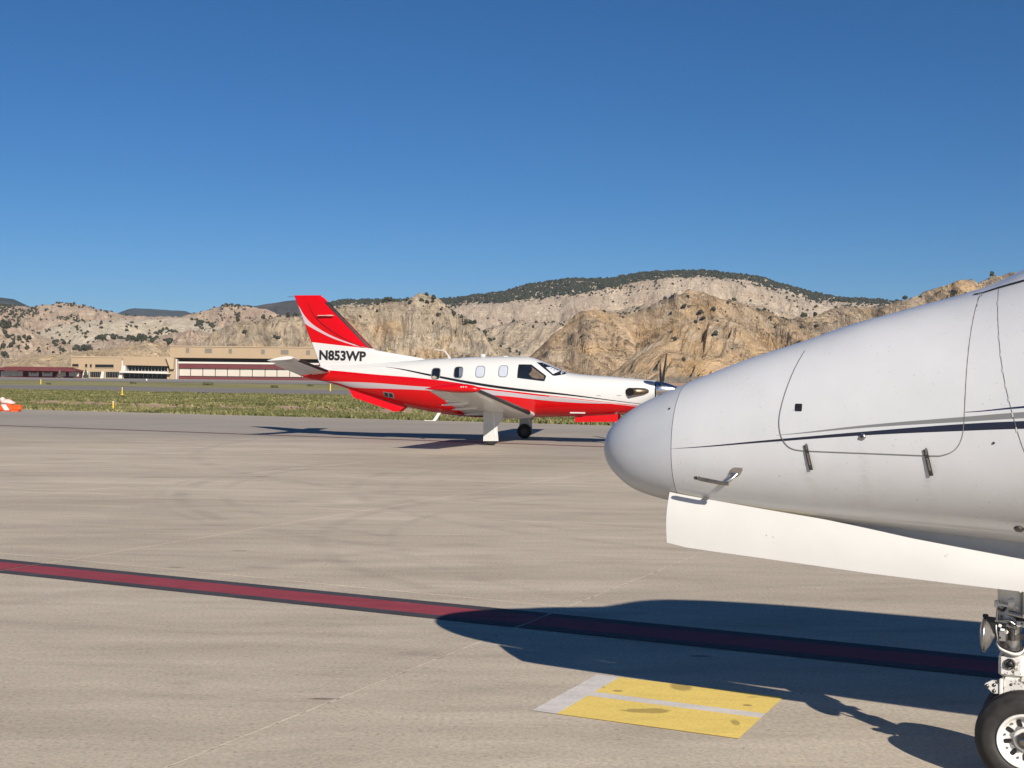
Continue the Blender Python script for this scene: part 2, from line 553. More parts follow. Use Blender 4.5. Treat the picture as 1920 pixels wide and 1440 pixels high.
far_sheets = []
for i in range(-14, 16):
    for j in range(-4, 9):
        a0, b0 = A0 + i * SA, B0 + j * SB
        a1, b1 = a0 + SA, min(b0 + SB, 43)
        if b0 > 42.9: continue
        near = any(in_view(a, b) for a in (a0, a1) for b in (b0, b1)) or in_view((a0 + a1) / 2, (b0 + b1) / 2, 5.5)
        if near:
            slab(a0, a1, b0, b1); ns += 1
        else:
            far_sheets.append((a0, a1, b0, b1))
m = MB()
for a0, a1, b0, b1 in far_sheets:
    m.add([AB(a1, b0, 0), AB(a0, b0, 0), AB(a0, b1, 0), AB(a1, b1, 0)], [(0, 1, 2, 3)])
m_keep = m; jo = joint_strip.build('joint_filler', seal_mat(), apron)
m = m_keep
tag(m.build('outer_slabs', M['concrete'], apron), kind='stuff')

# ---- paint: sheets 4 mm above the slabs, cut where the joints run
def cuts(a0, a1, off=.012):
    js = [A0 + i * SA for i in range(-40, 40) if a0 < A0 + i * SA < a1]
    e = [a0] + js + [a1]
    return [(e[i] + (off if i else 0), e[i + 1] - (off if i < len(e) - 2 else 0)) for i in range(len(e) - 1)]
def stripe(m, a0, a1, b0, b1, z=.004):
    for s, t in cuts(a0, a1):
        m.add([AB(t, b0, z), AB(s, b0, z), AB(s, b1, z), AB(t, b1, z)], [(0, 1, 2, 3)])
line = empty('painted_line', (0, 0, 0)); tag(line, kind='structure')
m = MB(); stripe(m, -22, 40, 7.725, 8.045); m.build('red_band', M['red_paint'], line)
for b0, b1 in ((7.60, 7.725), (8.045, 8.17)):
    m = MB(); stripe(m, -22, 40, b0, b1); m.build('black_border', M['dark_paint'], line)
fl = empty('far_painted_line', (0, 0, 0)); tag(fl, kind='structure')
m = MB(); stripe(m, -45, 60, 29.16, 29.32); m.build('faded_band', M['far_red_paint'], fl)
m = MB(); stripe(m, -45, 60, 28.98, 29.16); m.build('black_border', asphalt('far_border_paint', (.12, .11, .105)), fl)
box = empty('painted_block', AB(2.1, 6.15)); tag(box, kind='structure')
def patch_ab(name, a0, a1, b0, b1, mat):
    m = MB(); m.add([AB(a1, b0, .004) - box.location, AB(a0, b0, .004) - box.location, AB(a0, b1, .004) - box.location, AB(a1, b1, .004) - box.location], [(0, 1, 2, 3)])
    return m.build(name, mat, box)
patch_ab('yellow_panel', 1.58, 2.50, 5.73, 6.135, M['yellow_mark'])
patch_ab('yellow_panel', 1.58, 2.50, 6.225, 6.60, M['yellow_mark'])
patch_ab('white_bar', 2.50, 2.635, 5.73, 6.60, M['white_mark'])
patch_ab('white_bar', 1.58, 2.50, 6.135, 6.225, M['white_mark'])

# ---- grass and weeds on the infield
def grass_mat():
    k = NT('dry_green_grass')
    pos = k.n('NewGeometry').outputs['Position']
    n = k.noise(k.mapping(pos, (.25, .8, 1)), 1, 4, .6)
    n2 = k.noise(pos, 5, 3, .6)
    c = k.ramp(k.math('ADD', k.math('MULTIPLY', n, .6), k.math('MULTIPLY', n2, .4)), [(.34, (.060, .070, .030)), (.47, (.115, .125, .048)), (.57, (.22, .20, .09)), (.67, (.42, .34, .19))])
    k.col(c); k.set(rough=.8, spec=.2)
    return k.m
rs = np.random.RandomState(3)
N = 400000
a = rs.uniform(-45, 110, N); b = 43 + 56 * rs.rand(N) ** 1.25
P = np.stack([a * AX.x + b * BX.x, a * AX.y + b * BX.y], 1)
bn = b + 5 * fbm(P[:, 0] * .12, P[:, 1] * .12, 3)
n = fbm(P[:, 0] * .35, P[:, 1] * .6, 4); n2 = fbm(P[:, 0] * .08, P[:, 1] * .3 + 9, 3)
dens = np.where(bn < 49, .55 + .6 * n, np.where(bn < 59, .01 + .35 * (n > .28), .16 + .8 * n + .7 * n2))
dens = np.where(b < 43.4, .4, dens)
keep = (np.abs(P[:, 0]) < .43 * P[:, 1] + 3) & (rs.rand(N) < dens) & (n > -.42)
P = P[keep]; bk = b[keep]; nk = n[keep]; K = len(P)
nb = 3
ang = rs.uniform(0, 2 * np.pi, (K, nb)); hgt = (rs.uniform(.03, .10, (K, nb)) * (1 + 1.6 * np.clip(nk, 0, 1))[:, None]) * np.where(bk < 50, 1.35, .75)[:, None]
wd = rs.uniform(.05, .13, (K, nb)); ox = rs.normal(0, .07, (K, nb)); oy = rs.normal(0, .07, (K, nb))
bx = P[:, 0][:, None] + ox; by = P[:, 1][:, None] + oy
dx = np.cos(ang) * wd; dy = np.sin(ang) * wd; lx = rs.normal(0, .06, (K, nb)); ly = rs.normal(0, .06, (K, nb))
V = np.stack([np.stack([bx - dx, by - dy, np.full_like(bx, -.06)], -1), np.stack([bx + dx, by + dy, np.full_like(bx, -.06)], -1), np.stack([bx + lx, by + ly, hgt], -1)], 2).reshape(-1, 3)
F = np.arange(len(V)).reshape(-1, 3)
tag(np_mesh('infield_grass', V, F, grass_mat()), 'low green and straw coloured weeds on the infield beyond the apron', 'grass', kind='stuff')

# ================================================================== HILLS
def horizon(u): return 710.3 + (u - 960) * .01063
LAYERS = [
 # name, distance, front width, cliffness, gully amp, skew, base colour, crest (u, v)
 ('mesa', 4200, 1300, .15, 8, .0, (.52, .425, .32), [(-150,640),(500,610),(560,592),(600,573),(620,567),(640,563),(700,562),(740,562),(800,563),(850,559),(900,552),(940,548),(990,533),(1030,527),(1065,523),(1100,524),(1140,521),(1180,515),(1220,510),(1270,508),(1320,507),(1350,511),(1400,516),(1430,521),(1460,532),(1500,543),(1540,552),(1575,558),(1610,560),(1700,566),(1900,560),(2100,540)]),
 ('skyline', 2700, 700, .3, 11, .1, (.50, .385, .285), [(-150,565),(0,571),(60,574),(100,568),(130,566),(150,569),(190,581),(215,586),(240,591),(300,593),(350,590),(380,581),(400,575),(430,570),(460,571),(480,575),(520,586),(560,600),(600,622),(700,720),(2100,720)]),
 ('terrace', 2050, 620, .20, 4, .0, (.62, .53, .395), [(-150,660),(0,655),(50,636),(90,616),(140,604),(200,597),(260,599),(310,597),(350,596),(375,602),(420,615),(450,626),(520,640),(560,680),(640,720),(2100,720)]),
 ('leftmid', 1600, 330, .4, 14, .3, (.52, .405, .30), [(-150,600),(0,604),(30,610),(60,622),(100,636),(140,646),(170,644),(190,634),(240,634),(290,632),(330,624),(370,618),(400,628),(440,650),(480,690),(520,720),(2100,720)]),
 ('pale', 2950, 620, .25, 7, .1, (.57, .465, .35), [(-150,720),(700,720),(760,610),(800,582),(850,573),(900,569),(960,567),(1000,561),(1050,557),(1100,546),(1150,536),(1200,525),(1260,519),(1330,520),(1400,529),(1450,545),(1500,560),(1560,575),(1700,640),(2100,720)]),
 ('midridge', 2200, 350, .4, 14, -.4, (.42, .345, .255), [(-150,720),(820,720),(860,640),(900,622),(940,606),(970,600),(1000,603),(1060,600),(1110,590),(1180,575),(1230,565),(1300,558),(1380,565),(1450,578),(1520,600),(1600,640),(1700,720),(2100,720)]),
 ('bluff', 1500, 230, .75, 15, .25, (.455, .37, .262), [(-150,720),(310,720),(350,668),(380,640),(400,619),(430,607),(480,601),(520,593),(560,592),(600,582),(650,575),(700,568),(740,567),(765,557),(785,549),(805,552),(825,564),(850,583),(880,601),(910,625),(945,650),(980,672),(1030,700),(1100,720),(2100,720)]),
 ('cliff', 1420, 230, .8, 20, .75, (.455, .335, .215), [(-150,720),(930,720),(970,690),(1000,660),(1030,630),(1052,612),(1064,598),(1078,586),(1100,579),(1130,578),(1160,586),(1190,590),(1215,578),(1240,566),(1262,556),(1290,547),(1330,553),(1370,562),(1420,580),(1460,596),(1500,612),(1560,640),(1700,700),(2100,720)]),
 ('spur', 1230, 170, .75, 15, -.5, (.50, .355, .205), [(-150,720),(1120,720),(1160,690),(1200,655),(1240,628),(1270,610),(1310,601),(1350,600),(1390,611),(1420,640),(1470,680),(1540,720),(2100,720)]),
 ('ridge', 1480, 240, .85, 20, .5, (.40, .315, .225), [(-150,720),(1340,720),(1380,650),(1430,612),(1480,599),(1520,592),(1560,576),(1580,571),(1620,576),(1645,575),(1700,559),(1740,544),(1780,528),(1800,524),(1830,529),(1855,520),(1900,511),(2000,500),(2100,495)]),
 ('foothill', 960, 110, .5, 6, .2, (.60, .45, .27), [(-150,715),(-40,702),(0,688),(20,676),(60,668),(120,662),(200,653),(260,644),(290,641),(310,648),(330,668),(360,690),(400,716),(500,720),(2100,720)]),
 ('talus', 1080, 130, .35, 6, .3, (.44, .345, .24), [(-150,720),(420,720),(500,705),(600,698),(700,694),(800,690),(900,696),(1000,706),(1080,712),(1180,712),(1260,708),(1340,704),(1420,690),(1500,660),(1600,635),(1750,625),(2100,600)]),
]
flow = None
U = np.arange(-140, 2081, 2.0)
Yr = np.concatenate([np.arange(820, 1600, 3.2), np.arange(1600, 2400, 7.0), np.arange(2400, 4400, 17.0)])
UU, YY = np.meshgrid(U, Yr)
XX = (UU - 960) / F_PX * YY
FX = XX.copy(); stk = np.ones(UU.shape); zz = np.full(UU.shape, -1.0); tint = np.zeros(UU.shape + (3,)); lid = np.zeros(UU.shape, int)
for li, (name, Yc0, W_, cl, amp, skew, colr, crest) in enumerate(LAYERS):
    cu = np.array([c[0] for c in crest], float); cv_ = np.array([c[1] for c in crest], float)
    Yc = Yc0 + 70 * fbm(U / 160. + li * 5, U * 0 + li, 3) * (Yc0 / 1500)
    v = np.interp(U, cu, cv_) + 2.2 * fbm(U / 22. + li * 9, U * 0 + 3 * li, 3) * (Yc0 < 3500)
    zc = 1.6 + (horizon(U) - v) / F_PX * Yc
    ZC = zc[None, :]; YC = Yc[None, :]
    Wv = W_ * (1 + .35 * fbm(U / 90. + 3 * li, U * 0 + 40, 2))[None, :]
    wx = XX + skew * (YY - YC) + 22 * fbm(XX / 90., YY / 90. + li, 3)
    t = (YY - (YC - Wv)) / Wv
    tc = np.clip(t, 0, 1)
    lip = np.clip((tc - .45) / .55, 0, 1); lip = lip * lip * (3 - 2 * lip)
    S = (1 - cl) * tc + cl * (.42 * tc + .58 * lip)
    back = np.clip((YY - YC), 0, None)
    h = ZC * S - back * .30
    mask = np.clip(np.minimum(tc * 5, 1), 0, 1) * np.where(t > 1, .35, 1) * np.clip((1.02 - tc) * 6, .22, 1)
    g1 = ridged(wx / 75., YY / 330. + li, 3); g2 = ridged(wx / 26. + 5, YY / 110. + li, 3); g3 = ridged(wx / 10., YY / 45., 3)
    h = h + mask * amp * (1.25 * (g1 - .62) + .95 * (g2 - .6) + .36 * (g3 - .55)) * np.clip(ZC / 60, .15, 1.2)
    # benches of harder rock
    hs = h / 13. + 1.2 * fbm(XX / 130., YY / 130., 2) + skew * XX / 90.
    stp = (hs - np.floor(hs)); stp = np.clip((stp - .5) * 2.2, -.5, .5) + .5
    h = np.where((tc > .05) & (tc < 1), h + mask * cl * 3.2 * (stp - (hs - np.floor(hs))), h)
    h = np.where(ZC < 2.0, np.minimum(h, -1.0), h)
    h = np.where(t < 0, -3, h)
    up = h > zz
    zz = np.where(up, h, zz); FX = np.where(up, wx, FX); stk = np.where(up, {'mesa': .25, 'pale': .3, 'terrace': .25, 'skyline': .45, 'leftmid': .5, 'midridge': .8, 'foothill': .7}.get(name, 1.0), stk)
    n = fbm(XX / 150., YY / 150. + 2 * li, 3)[..., None]
    cc = np.array(colr) * (1 + .10 * n * np.array([1.0, 1.1, 1.3]))
    tint = np.where(up[..., None], cc, tint); lid = np.where(up, li, lid)
foot = zz < .5
zz = np.where(foot, -.5 + .8 * fbm(XX / 60, YY / 60, 3) + np.clip((YY - 900) / 600, 0, 1) * 2, zz)
tint[foot] = (.46, .37, .25)
zz0 = zz
# rock colours that change over the face of a bluff
och = np.clip(fbm(XX / 60. + 8, zz / 30. + YY / 220., 3) * 3 - .2, 0, 1)[..., None]
iscl = np.isin(lid, [6, 7, 8, 9])[..., None]
tint = np.where(iscl, tint * (1 - och * .55) + np.array([.56, .36, .155]) * och * .55, tint)
gry = np.clip(fbm(XX / 45. + 3, zz / 22. + YY / 160. + 5, 3) * 3 - .35, 0, 1)[..., None]
tint = np.where(iscl, tint * (1 - gry * .5) + np.array([.26, .235, .20]) * gry * .5, tint)
pnk = np.clip(fbm(XX / 120. + 30, zz / 18., 3) * 2.5, 0, 1)[..., None]
tint = np.where(np.isin(lid, [1, 3, 4, 5])[..., None], tint * (1 - pnk * .35) + np.array([.50, .33, .25]) * pnk * .35, tint)

def hill_mat():
    k = NT('badland_rock')
    pos = k.n('NewGeometry').outputs['Position']
    at_ = k.n('Attribute', attribute_name='tint').outputs['Color']
    n = k.noise(k.mapping(pos, (.02, .02, .05)), 1, 8, .65, .6)
    fine = k.noise(k.mapping(pos, (.12, .12, .16)), 1, 7, .72)
    strat = k.noise(k.mapping(pos, (.012, .012, .28), (.32, .42, 0)), 1, 5, .65, .5)
    strat2 = k.noise(k.mapping(pos, (.02, .01, .20), (-.2, -.75, 0)), 1, 5, .65, .5)
    fl = k.n('Attribute', attribute_name='flow').outputs['Vector']
    s1 = k.noise(k.mapping(fl, (.06, .012, .012)), 1, 7, .68, .5)  # streaks running downslope paint gully shading into the rock colour
    s2 = k.noise(k.mapping(fl, (.22, .03, .05), (0, 0, 0), (5, 2, 1)), 1, 6, .7, .4)
    sa = k.n('Attribute', attribute_name='tint').outputs['Alpha']
    at_ = k.mix(k.math('MULTIPLY', sa, .95), at_, k.ramp(s1, [(.32, (.66, .64, .62)), (.45, (.93, .93, .93)), (.55, (1.0, 1.0, 1.0)), (.7, (1.22, 1.17, 1.08))]), 'MULTIPLY')
    at_ = k.mix(k.math('MULTIPLY', sa, .85), at_, k.ramp(s2, [(.33, (.60, .58, .57)), (.44, (.96, .96, .96)), (.58, (1.02, 1.02, 1.02)), (.7, (1.16, 1.13, 1.08))]), 'MULTIPLY')
    c = k.mix(.8, at_, k.ramp(n, [(.3, (.80, .78, .75)), (.5, (1, 1, 1)), (.7, (1.16, 1.13, 1.08))]), 'MULTIPLY')
    c = k.mix(.32, c, k.ramp(strat, [(.3, (.66, .62, .60)), (.46, (.98, .98, .98)), (.56, (1.0, 1.0, 1.0)), (.7, (1.22, 1.15, 1.05))]), 'MULTIPLY')
    c = k.mix(.40, c, k.ramp(strat2, [(.32, (.70, .66, .62)), (.5, (1, 1, 1)), (.7, (1.15, 1.1, 1.0))]), 'MULTIPLY')
    c = k.mix(.7, c, k.ramp(fine, [(.28, (.62, .60, .58)), (.46, (.98, .98, .98)), (.72, (1.18, 1.17, 1.15))]), 'MULTIPLY')
    s3 = k.noise(k.mapping(fl, (.045, .014, .03), (.3, .2, .5)), 1, 6, .62, 1.4)
    crevice_shade = k.math('MULTIPLY', k.rng(k.math('ABSOLUTE', k.math('SUBTRACT', s3, .5)), .022, .004), k.math('MULTIPLY', k.rng(n, .42, .56), sa))  # thin dark lines paint shaded crevices onto the rock
    c = k.mix(k.math('MULTIPLY', crevice_shade, .80), c, (.12, .095, .07))
    hollow_shade = k.math('MULTIPLY', k.rng(k.noise(k.mapping(fl, (.07, .03, .06), (0, 0, .4), (3, 8, 5)), 1, 4, .55, .6), .685, .71), sa)  # dark spots painted as shaded hollows, no opening modelled
    c = k.mix(k.math('MULTIPLY', hollow_shade, .8), c, (.085, .065, .05))
    lite = k.math('MULTIPLY', k.rng(k.noise(k.mapping(fl, (.03, .02, .04), (0, .5, .3), (9, 4, 2)), 1, 6, .6, .8), .56, .66), sa)
    c = k.mix(k.math('MULTIPLY', lite, .65), c, (.76, .65, .50))
    shrub = k.noise(k.mapping(pos, (.22, .22, .22)), 1, 4, .7)
    sm = k.math('MULTIPLY', k.rng(shrub, .62, .68), k.rng(n, .42, .58))
    c = k.mix(k.math('MULTIPLY', sm, .8), c, (.115, .105, .075))
    k.col(c); k.set(rough=.95, spec=.08)
    h = k.math('ADD', k.math('MULTIPLY', fine, 1.0), k.math('ADD', k.math('MULTIPLY', s2, 1.6), k.math('MULTIPLY', strat, .5)))
    k.bump(h, 1.0, 7.5)
    return k.m
R_, C_ = UU.shape
V = np.stack([XX, YY, zz], -1).reshape(-1, 3)
idx = np.arange(R_ * C_).reshape(R_, C_)
F = np.stack([idx[:-1, :-1], idx[:-1, 1:], idx[1:, 1:], idx[1:, :-1]], -1).reshape(-1, 4)
hills = np_mesh('hills', V, F, hill_mat(), smooth=True)
ca = hills.data.color_attributes.new('tint', 'FLOAT_COLOR', 'POINT')
ca.data.foreach_set('color', np.concatenate([((tint * .86 + tint.mean(-1, keepdims=True) * .14) * np.where(np.isin(lid, [0, 4]), 1.36, 1.56)[..., None]).reshape(-1, 3), stk.reshape(-1, 1)], 1).astype(np.float32).ravel())
fa = hills.data.attributes.new('flow', 'FLOAT_VECTOR', 'POINT')
fa.data.foreach_set('vector', np.stack([FX, YY, zz], -1).reshape(-1, 3).astype(np.float32).ravel())
tag(hills, kind='structure')

def far_range(name, Y, crest, colr, depth=2600):
    cu = [c[0] for c in crest]; cv_ = [c[1] for c in crest]
    u = np.arange(cu[0], cu[-1] + 1, 4.0); y = np.linspace(Y - depth, Y + 800, 26)
    uu, yy = np.meshgrid(u, y)
    v = np.interp(u, cu, cv_) + 1.2 * fbm(u / 25., u * 0 + Y, 3)
    zc = (horizon(u) - v) / F_PX * Y
    t = np.clip((yy - (Y - depth)) / depth, 0, 1)
    z = zc[None, :] * t ** .8 - np.clip(yy - Y, 0, None) * .2 + 60 * (ridged(uu / 40., yy / 900., 3) - .6) * t * (1 - t) * 3
    x = (uu - 960) / F_PX * yy
    i = np.arange(z.size).reshape(z.shape)
    F = np.stack([i[:-1, :-1], i[:-1, 1:], i[1:, 1:], i[1:, :-1]], -1).reshape(-1, 4)
    k = NT(name + '_forest')
    n_ = k.noise(k.n('NewGeometry').outputs['Position'], .004, 6, .65)
    k.col(k.ramp(n_, [(.38, tuple(q * .7 for q in colr)), (.6, colr), (.72, (.16, .13, .10))])); k.set(rough=1, spec=0)
    tag(np_mesh(name, np.stack([x, yy, z], -1).reshape(-1, 3), F, k.m, smooth=True), kind='structure')
far_range('distant_mountain', 8000, [(-200, 548), (-60, 552), (0, 557), (25, 560), (48, 571), (70, 590), (110, 640)], (.07, .085, .08))
far_range('distant_mesa', 11000, [(160, 620), (225, 584), (238, 579), (252, 577), (275, 578), (320, 581), (350, 583), (362, 592), (400, 640)], (.085, .095, .095))
far_range('distant_peak', 9500, [(400, 620), (470, 574), (500, 569), (540, 563), (575, 560), (620, 566), (680, 590), (760, 640)], (.10, .085, .075))

# ---- junipers
def hz(u, Y):
    fu = (u - U[0]) / 2.0; iu = np.clip(fu.astype(int), 0, len(U) - 2); a_ = fu - iu
    iy = np.clip(np.searchsorted(Yr, Y) - 1, 0, len(Yr) - 2); b_ = (Y - Yr[iy]) / (Yr[iy + 1] - Yr[iy])
    return (zz[iy, iu] * (1 - a_) * (1 - b_) + zz[iy, iu + 1] * a_ * (1 - b_) + zz[iy + 1, iu] * (1 - a_) * b_ + zz[iy + 1, iu + 1] * a_ * b_), lid[iy, iu]
rs = np.random.RandomState(11)
# density patches seen on the slopes: u, v, half width, half height, density
PATCH = [(1060,540,190,14,1.0),(930,556,90,9,.9),(1200,520,120,12,.9),(1330,514,110,9,1.0),(1450,535,60,8,.9),(1560,560,90,8,.9),(1680,553,60,7,.7),(700,566,110,5,.9),
 (1380,535,80,16,.25),(1180,575,60,12,.30),(1250,560,40,12,.25),(1340,590,60,14,.42),(1410,580,50,20,.35),(1460,600,50,14,.4),(1510,585,40,18,.35),(1340,640,40,20,.10),(1180,590,30,8,.5),
 (870,600,60,8,.45),(850,585,40,16,.55),(910,630,34,10,.55),(800,566,24,10,.45),(950,660,30,8,.4),(1000,607,60,6,.40),(1030,575,30,8,.22),
 (40,586,50,10,.95),(5,576,30,12,.9),(128,597,44,6,.9),(30,612,30,5,.6),(10,640,20,14,.4),(60,650,60,12,.22),(125,569,44,7,.8),(165,573,30,5,.6),(215,584,30,4,.7),(295,588,60,4,.9),(20,596,20,8,.6),(255,587,20,4,1.),(45,640,20,5,.5),
 (440,573,50,6,.9),(420,590,44,12,.55),(385,603,18,12,.6),(470,590,50,12,.5),(530,588,50,6,.6),(205,634,24,5,.8),(250,636,44,4,.8),(318,641,18,4,.7),(160,656,24,2.5,.9),(190,651,20,2.5,.8),(300,623,26,4,.6),(14,655,14,12,.5),
 (1740,542,60,5,.6),(1830,520,30,5,.5),(1480,612,40,10,.3),(1560,590,40,10,.22),(650,600,80,20,.04),(1100,620,120,40,.03),(1300,640,120,50,.03),(100,620,160,40,.06),(600,640,200,40,.025)]
Nc = 420000
cu = rs.uniform(-60, 1990, Nc)
cy = np.where(rs.rand(Nc) < .6, rs.uniform(1080, 2300, Nc), rs.uniform(2300, 4350, Nc))
cz, cl_ = hz(cu, cy)
cvv = horizon(cu) - (cz - 1.6) / cy * F_PX
pr = np.zeros(Nc)
for pu, pv, ru, rv, dn in PATCH:
    q = ((cu - pu) / ru) ** 2 + ((cvv - pv) / rv) ** 2
    pr = np.maximum(pr, dn * np.exp(-.6 * q ** 2))
cl2 = fbm(cu / 14., cy / 60., 3)
pr = np.where(pr < .85, pr * np.clip(.22 + 3.4 * cl2, 0, 2.2), pr)
pr = np.where((cl_ == 0), np.maximum(pr, .22), pr) * np.where(cu < 560, 1.0, np.where(cy < 2300, .34, .5)) * np.where((cl_ >= 6) & (cu < 560) & (cvv > 600), .3, 1)
# the forested top of the mesa
crestA = np.interp(cu, [c[0] for c in LAYERS[0][7]], [c[1] for c in LAYERS[0][7]])
lowA = np.interp(cu, [600, 850, 950, 1100, 1180, 1250, 1400, 1600], [8, 10, 22, 34, 26, 14, 10, 8])
pr = np.where((cl_ == 0) & (cvv < crestA + lowA), .95, pr)
kp = (rs.rand(Nc) < pr) & (cz > 8)
cu, cy, cz, cl_, cvv = cu[kp], cy[kp], cz[kp], cl_[kp], cvv[kp]
size = (1.1 + 1.9 * rs.rand(len(cu)) ** 1.8) * np.where(cl_ == 0, 1.9, 1.0)
def leaf_mat():
    k = NT('juniper_foliage')
    r_ = k.n('NewGeometry').outputs['Position']
    n_ = k.noise(r_, .6, 3, .6)
    k.col(k.ramp(n_, [(.3, (.032, .036, .026)), (.55, (.052, .056, .042)), (.75, (.085, .085, .062))])); k.set(rough=.9, spec=.1)
    return k.m
M['leaf'] = leaf_mat()
M['bark'] = plain('bark', (.12, .09, .07), .9, var=.3)
rr = random.Random(5)
def juniper_mb(seed):
    q = random.Random(seed); m = MB()
    m.cyl((0, 0, -1.0), (0, 0, .9), .12, .08, 5, False, False)
    m.blob((0, 0, .85), (.95, .95, .95), 7, 5, .28, q)
    m.blob((q.uniform(-.5, .5), q.uniform(-.4, .4), .55), (.7, .7, .6), 6, 4, .3, q)
    return m
protos = []
for k_ in range(5):
    o = juniper_mb(k_).build('juniper', M['leaf'], fix=False); o.data.materials.append(M['bark'])
    for p_ in list(o.data.polygons)[:5]: p_.material_index = 1
    protos.append(o.data); bpy.data.objects.remove(o)
X3 = (cu - 960) / F_PX * cy
REG_U = [150, 320, 480, 620, 760, 860, 960, 1080, 1200, 1310, 1450, 1620]
REG = ['above the maroon sheds', 'above the tan terminal', 'above the left half of the hangar', 'left of the red tail', 'just right of the red tail', 'above the bent roof antenna', 'above the cabin windows', 'above the cockpit',
       'above the white engine cowling', 'above the propeller', 'above the radome of the jet', 'above the baggage door front edge', 'above the windscreen end of the baggage door']
SKY_ = [(0,568),(150,566),(240,590),(350,587),(430,568),(560,585),(640,562),(770,550),(850,558),(990,533),(1140,520),(1320,506),(1460,531),(1610,557),(1740,535),(1850,518),(1920,508)]
order = np.argsort(-(size / cy))
big = order[:300]; rest = order[300:]
for i in big:
    o = bpy.data.objects.new('juniper', protos[rr.randrange(5)]); COL.objects.link(o)
    o.location = (X3[i], cy[i], cz[i] + .25 * size[i]); s_ = size[i]
    o.scale = (s_, s_, s_ * rr.uniform(.8, 1.15)); o.rotation_euler = (0, 0, rr.uniform(0, 6.28))
    u_ = cu[i]; top_ = cvv[i] < np.interp(u_, [c[0] for c in SKY_], [c[1] for c in SKY_]) + 9
    k_ = int(np.searchsorted(REG_U, u_))
    where_ = REG[k_]
    sz_ = 'larger' if size[i] > 2.75 else 'smaller'
    tag(o, ('%s dark juniper on the skyline %s' if top_ else '%s dark juniper on the slope %s') % (sz_, where_), 'tree', 'junipers ' + where_)
# the rest joined
tv, tf = [], []
blobs = []
for k_ in range(6):
    q = random.Random(40 + k_); m = MB(); m.blob((0, 0, .45), (1, 1, .95), 6, 4, .3, q)
    tri = []
    for f_ in m.f:
        tri.append(f_[:3]);
        if len(f_) == 4: tri.append([f_[0], f_[2], f_[3]])
    blobs.append((np.array(m.v), np.array(tri)))
off = 0
VV, FF = [], []
rest = rs.permutation(rest)[:34000]
for k_ in range(6):
    ii = rest[k_::6]
    bv, bf = blobs[k_]
    s_ = size[ii][:, None, None] * rs.uniform(.8, 1.2, (len(ii), 1, 1))
    base = np.stack([X3[ii], cy[ii], cz[ii]], 1)[:, None, :]
    v_ = (bv[None] * s_ + base).reshape(-1, 3)
    f_ = (bf[None] + (np.arange(len(ii)) * len(bv))[:, None, None]).reshape(-1, 3) + off
    off += len(v_); VV.append(v_); FF.append(f_)
tag(np_mesh('juniper_woodland', np.concatenate(VV), np.concatenate(FF), M['leaf']), 'dark juniper woodland covering the mesa top and far slopes', 'woodland', kind='stuff')

# ---- air between here and the far ranges
hz_ = MB(); hz_.box((0, 5000, 345), (24000, 14000, 720))
ho = hz_.build('haze', M['seam'])
hm = bpy.data.materials.new('thin_air'); hm.use_nodes = True
hn = hm.node_tree; hn.nodes.clear()
ho_ = hn.nodes.new('ShaderNodeOutputMaterial'); pv = hn.nodes.new('ShaderNodeVolumePrincipled')
pv.inputs['Color'].default_value = (.55, .76, 1.0, 1); pv.inputs['Density'].default_value = 2.3e-5; pv.inputs['Anisotropy'].default_value = .1
hn.links.new(pv.outputs[0], ho_.inputs['Volume'])
ho.data.materials[0] = hm
tag(ho, kind='stuff'); ho['label'] = 'thin bluish haze between the airfield and the far mountains'
# ================================================================== LOFTED BODIES
def pchip(xs, ys, x):
    xs = np.asarray(xs, float); ys = np.asarray(ys, float); x = np.asarray(x, float)
    h = np.diff(xs); d = np.diff(ys) / h
    m = np.zeros_like(ys)
    for i in range(1, len(xs) - 1):
        if d[i - 1] * d[i] > 0:
            w1 = 2 * h[i] + h[i - 1]; w2 = h[i] + 2 * h[i - 1]
            m[i] = (w1 + w2) / (w1 / d[i - 1] + w2 / d[i])
    m[0] = d[0]; m[-1] = d[-1]
    i = np.clip(np.searchsorted(xs, x) - 1, 0, len(xs) - 2)
    t = np.clip((x - xs[i]) / h[i], 0, 1)
    return ((1 + 2 * t) * (1 - t) ** 2) * ys[i] + t * (1 - t) ** 2 * h[i] * m[i] + t * t * (3 - 2 * t) * ys[i + 1] + t * t * (t - 1) * h[i] * m[i + 1]

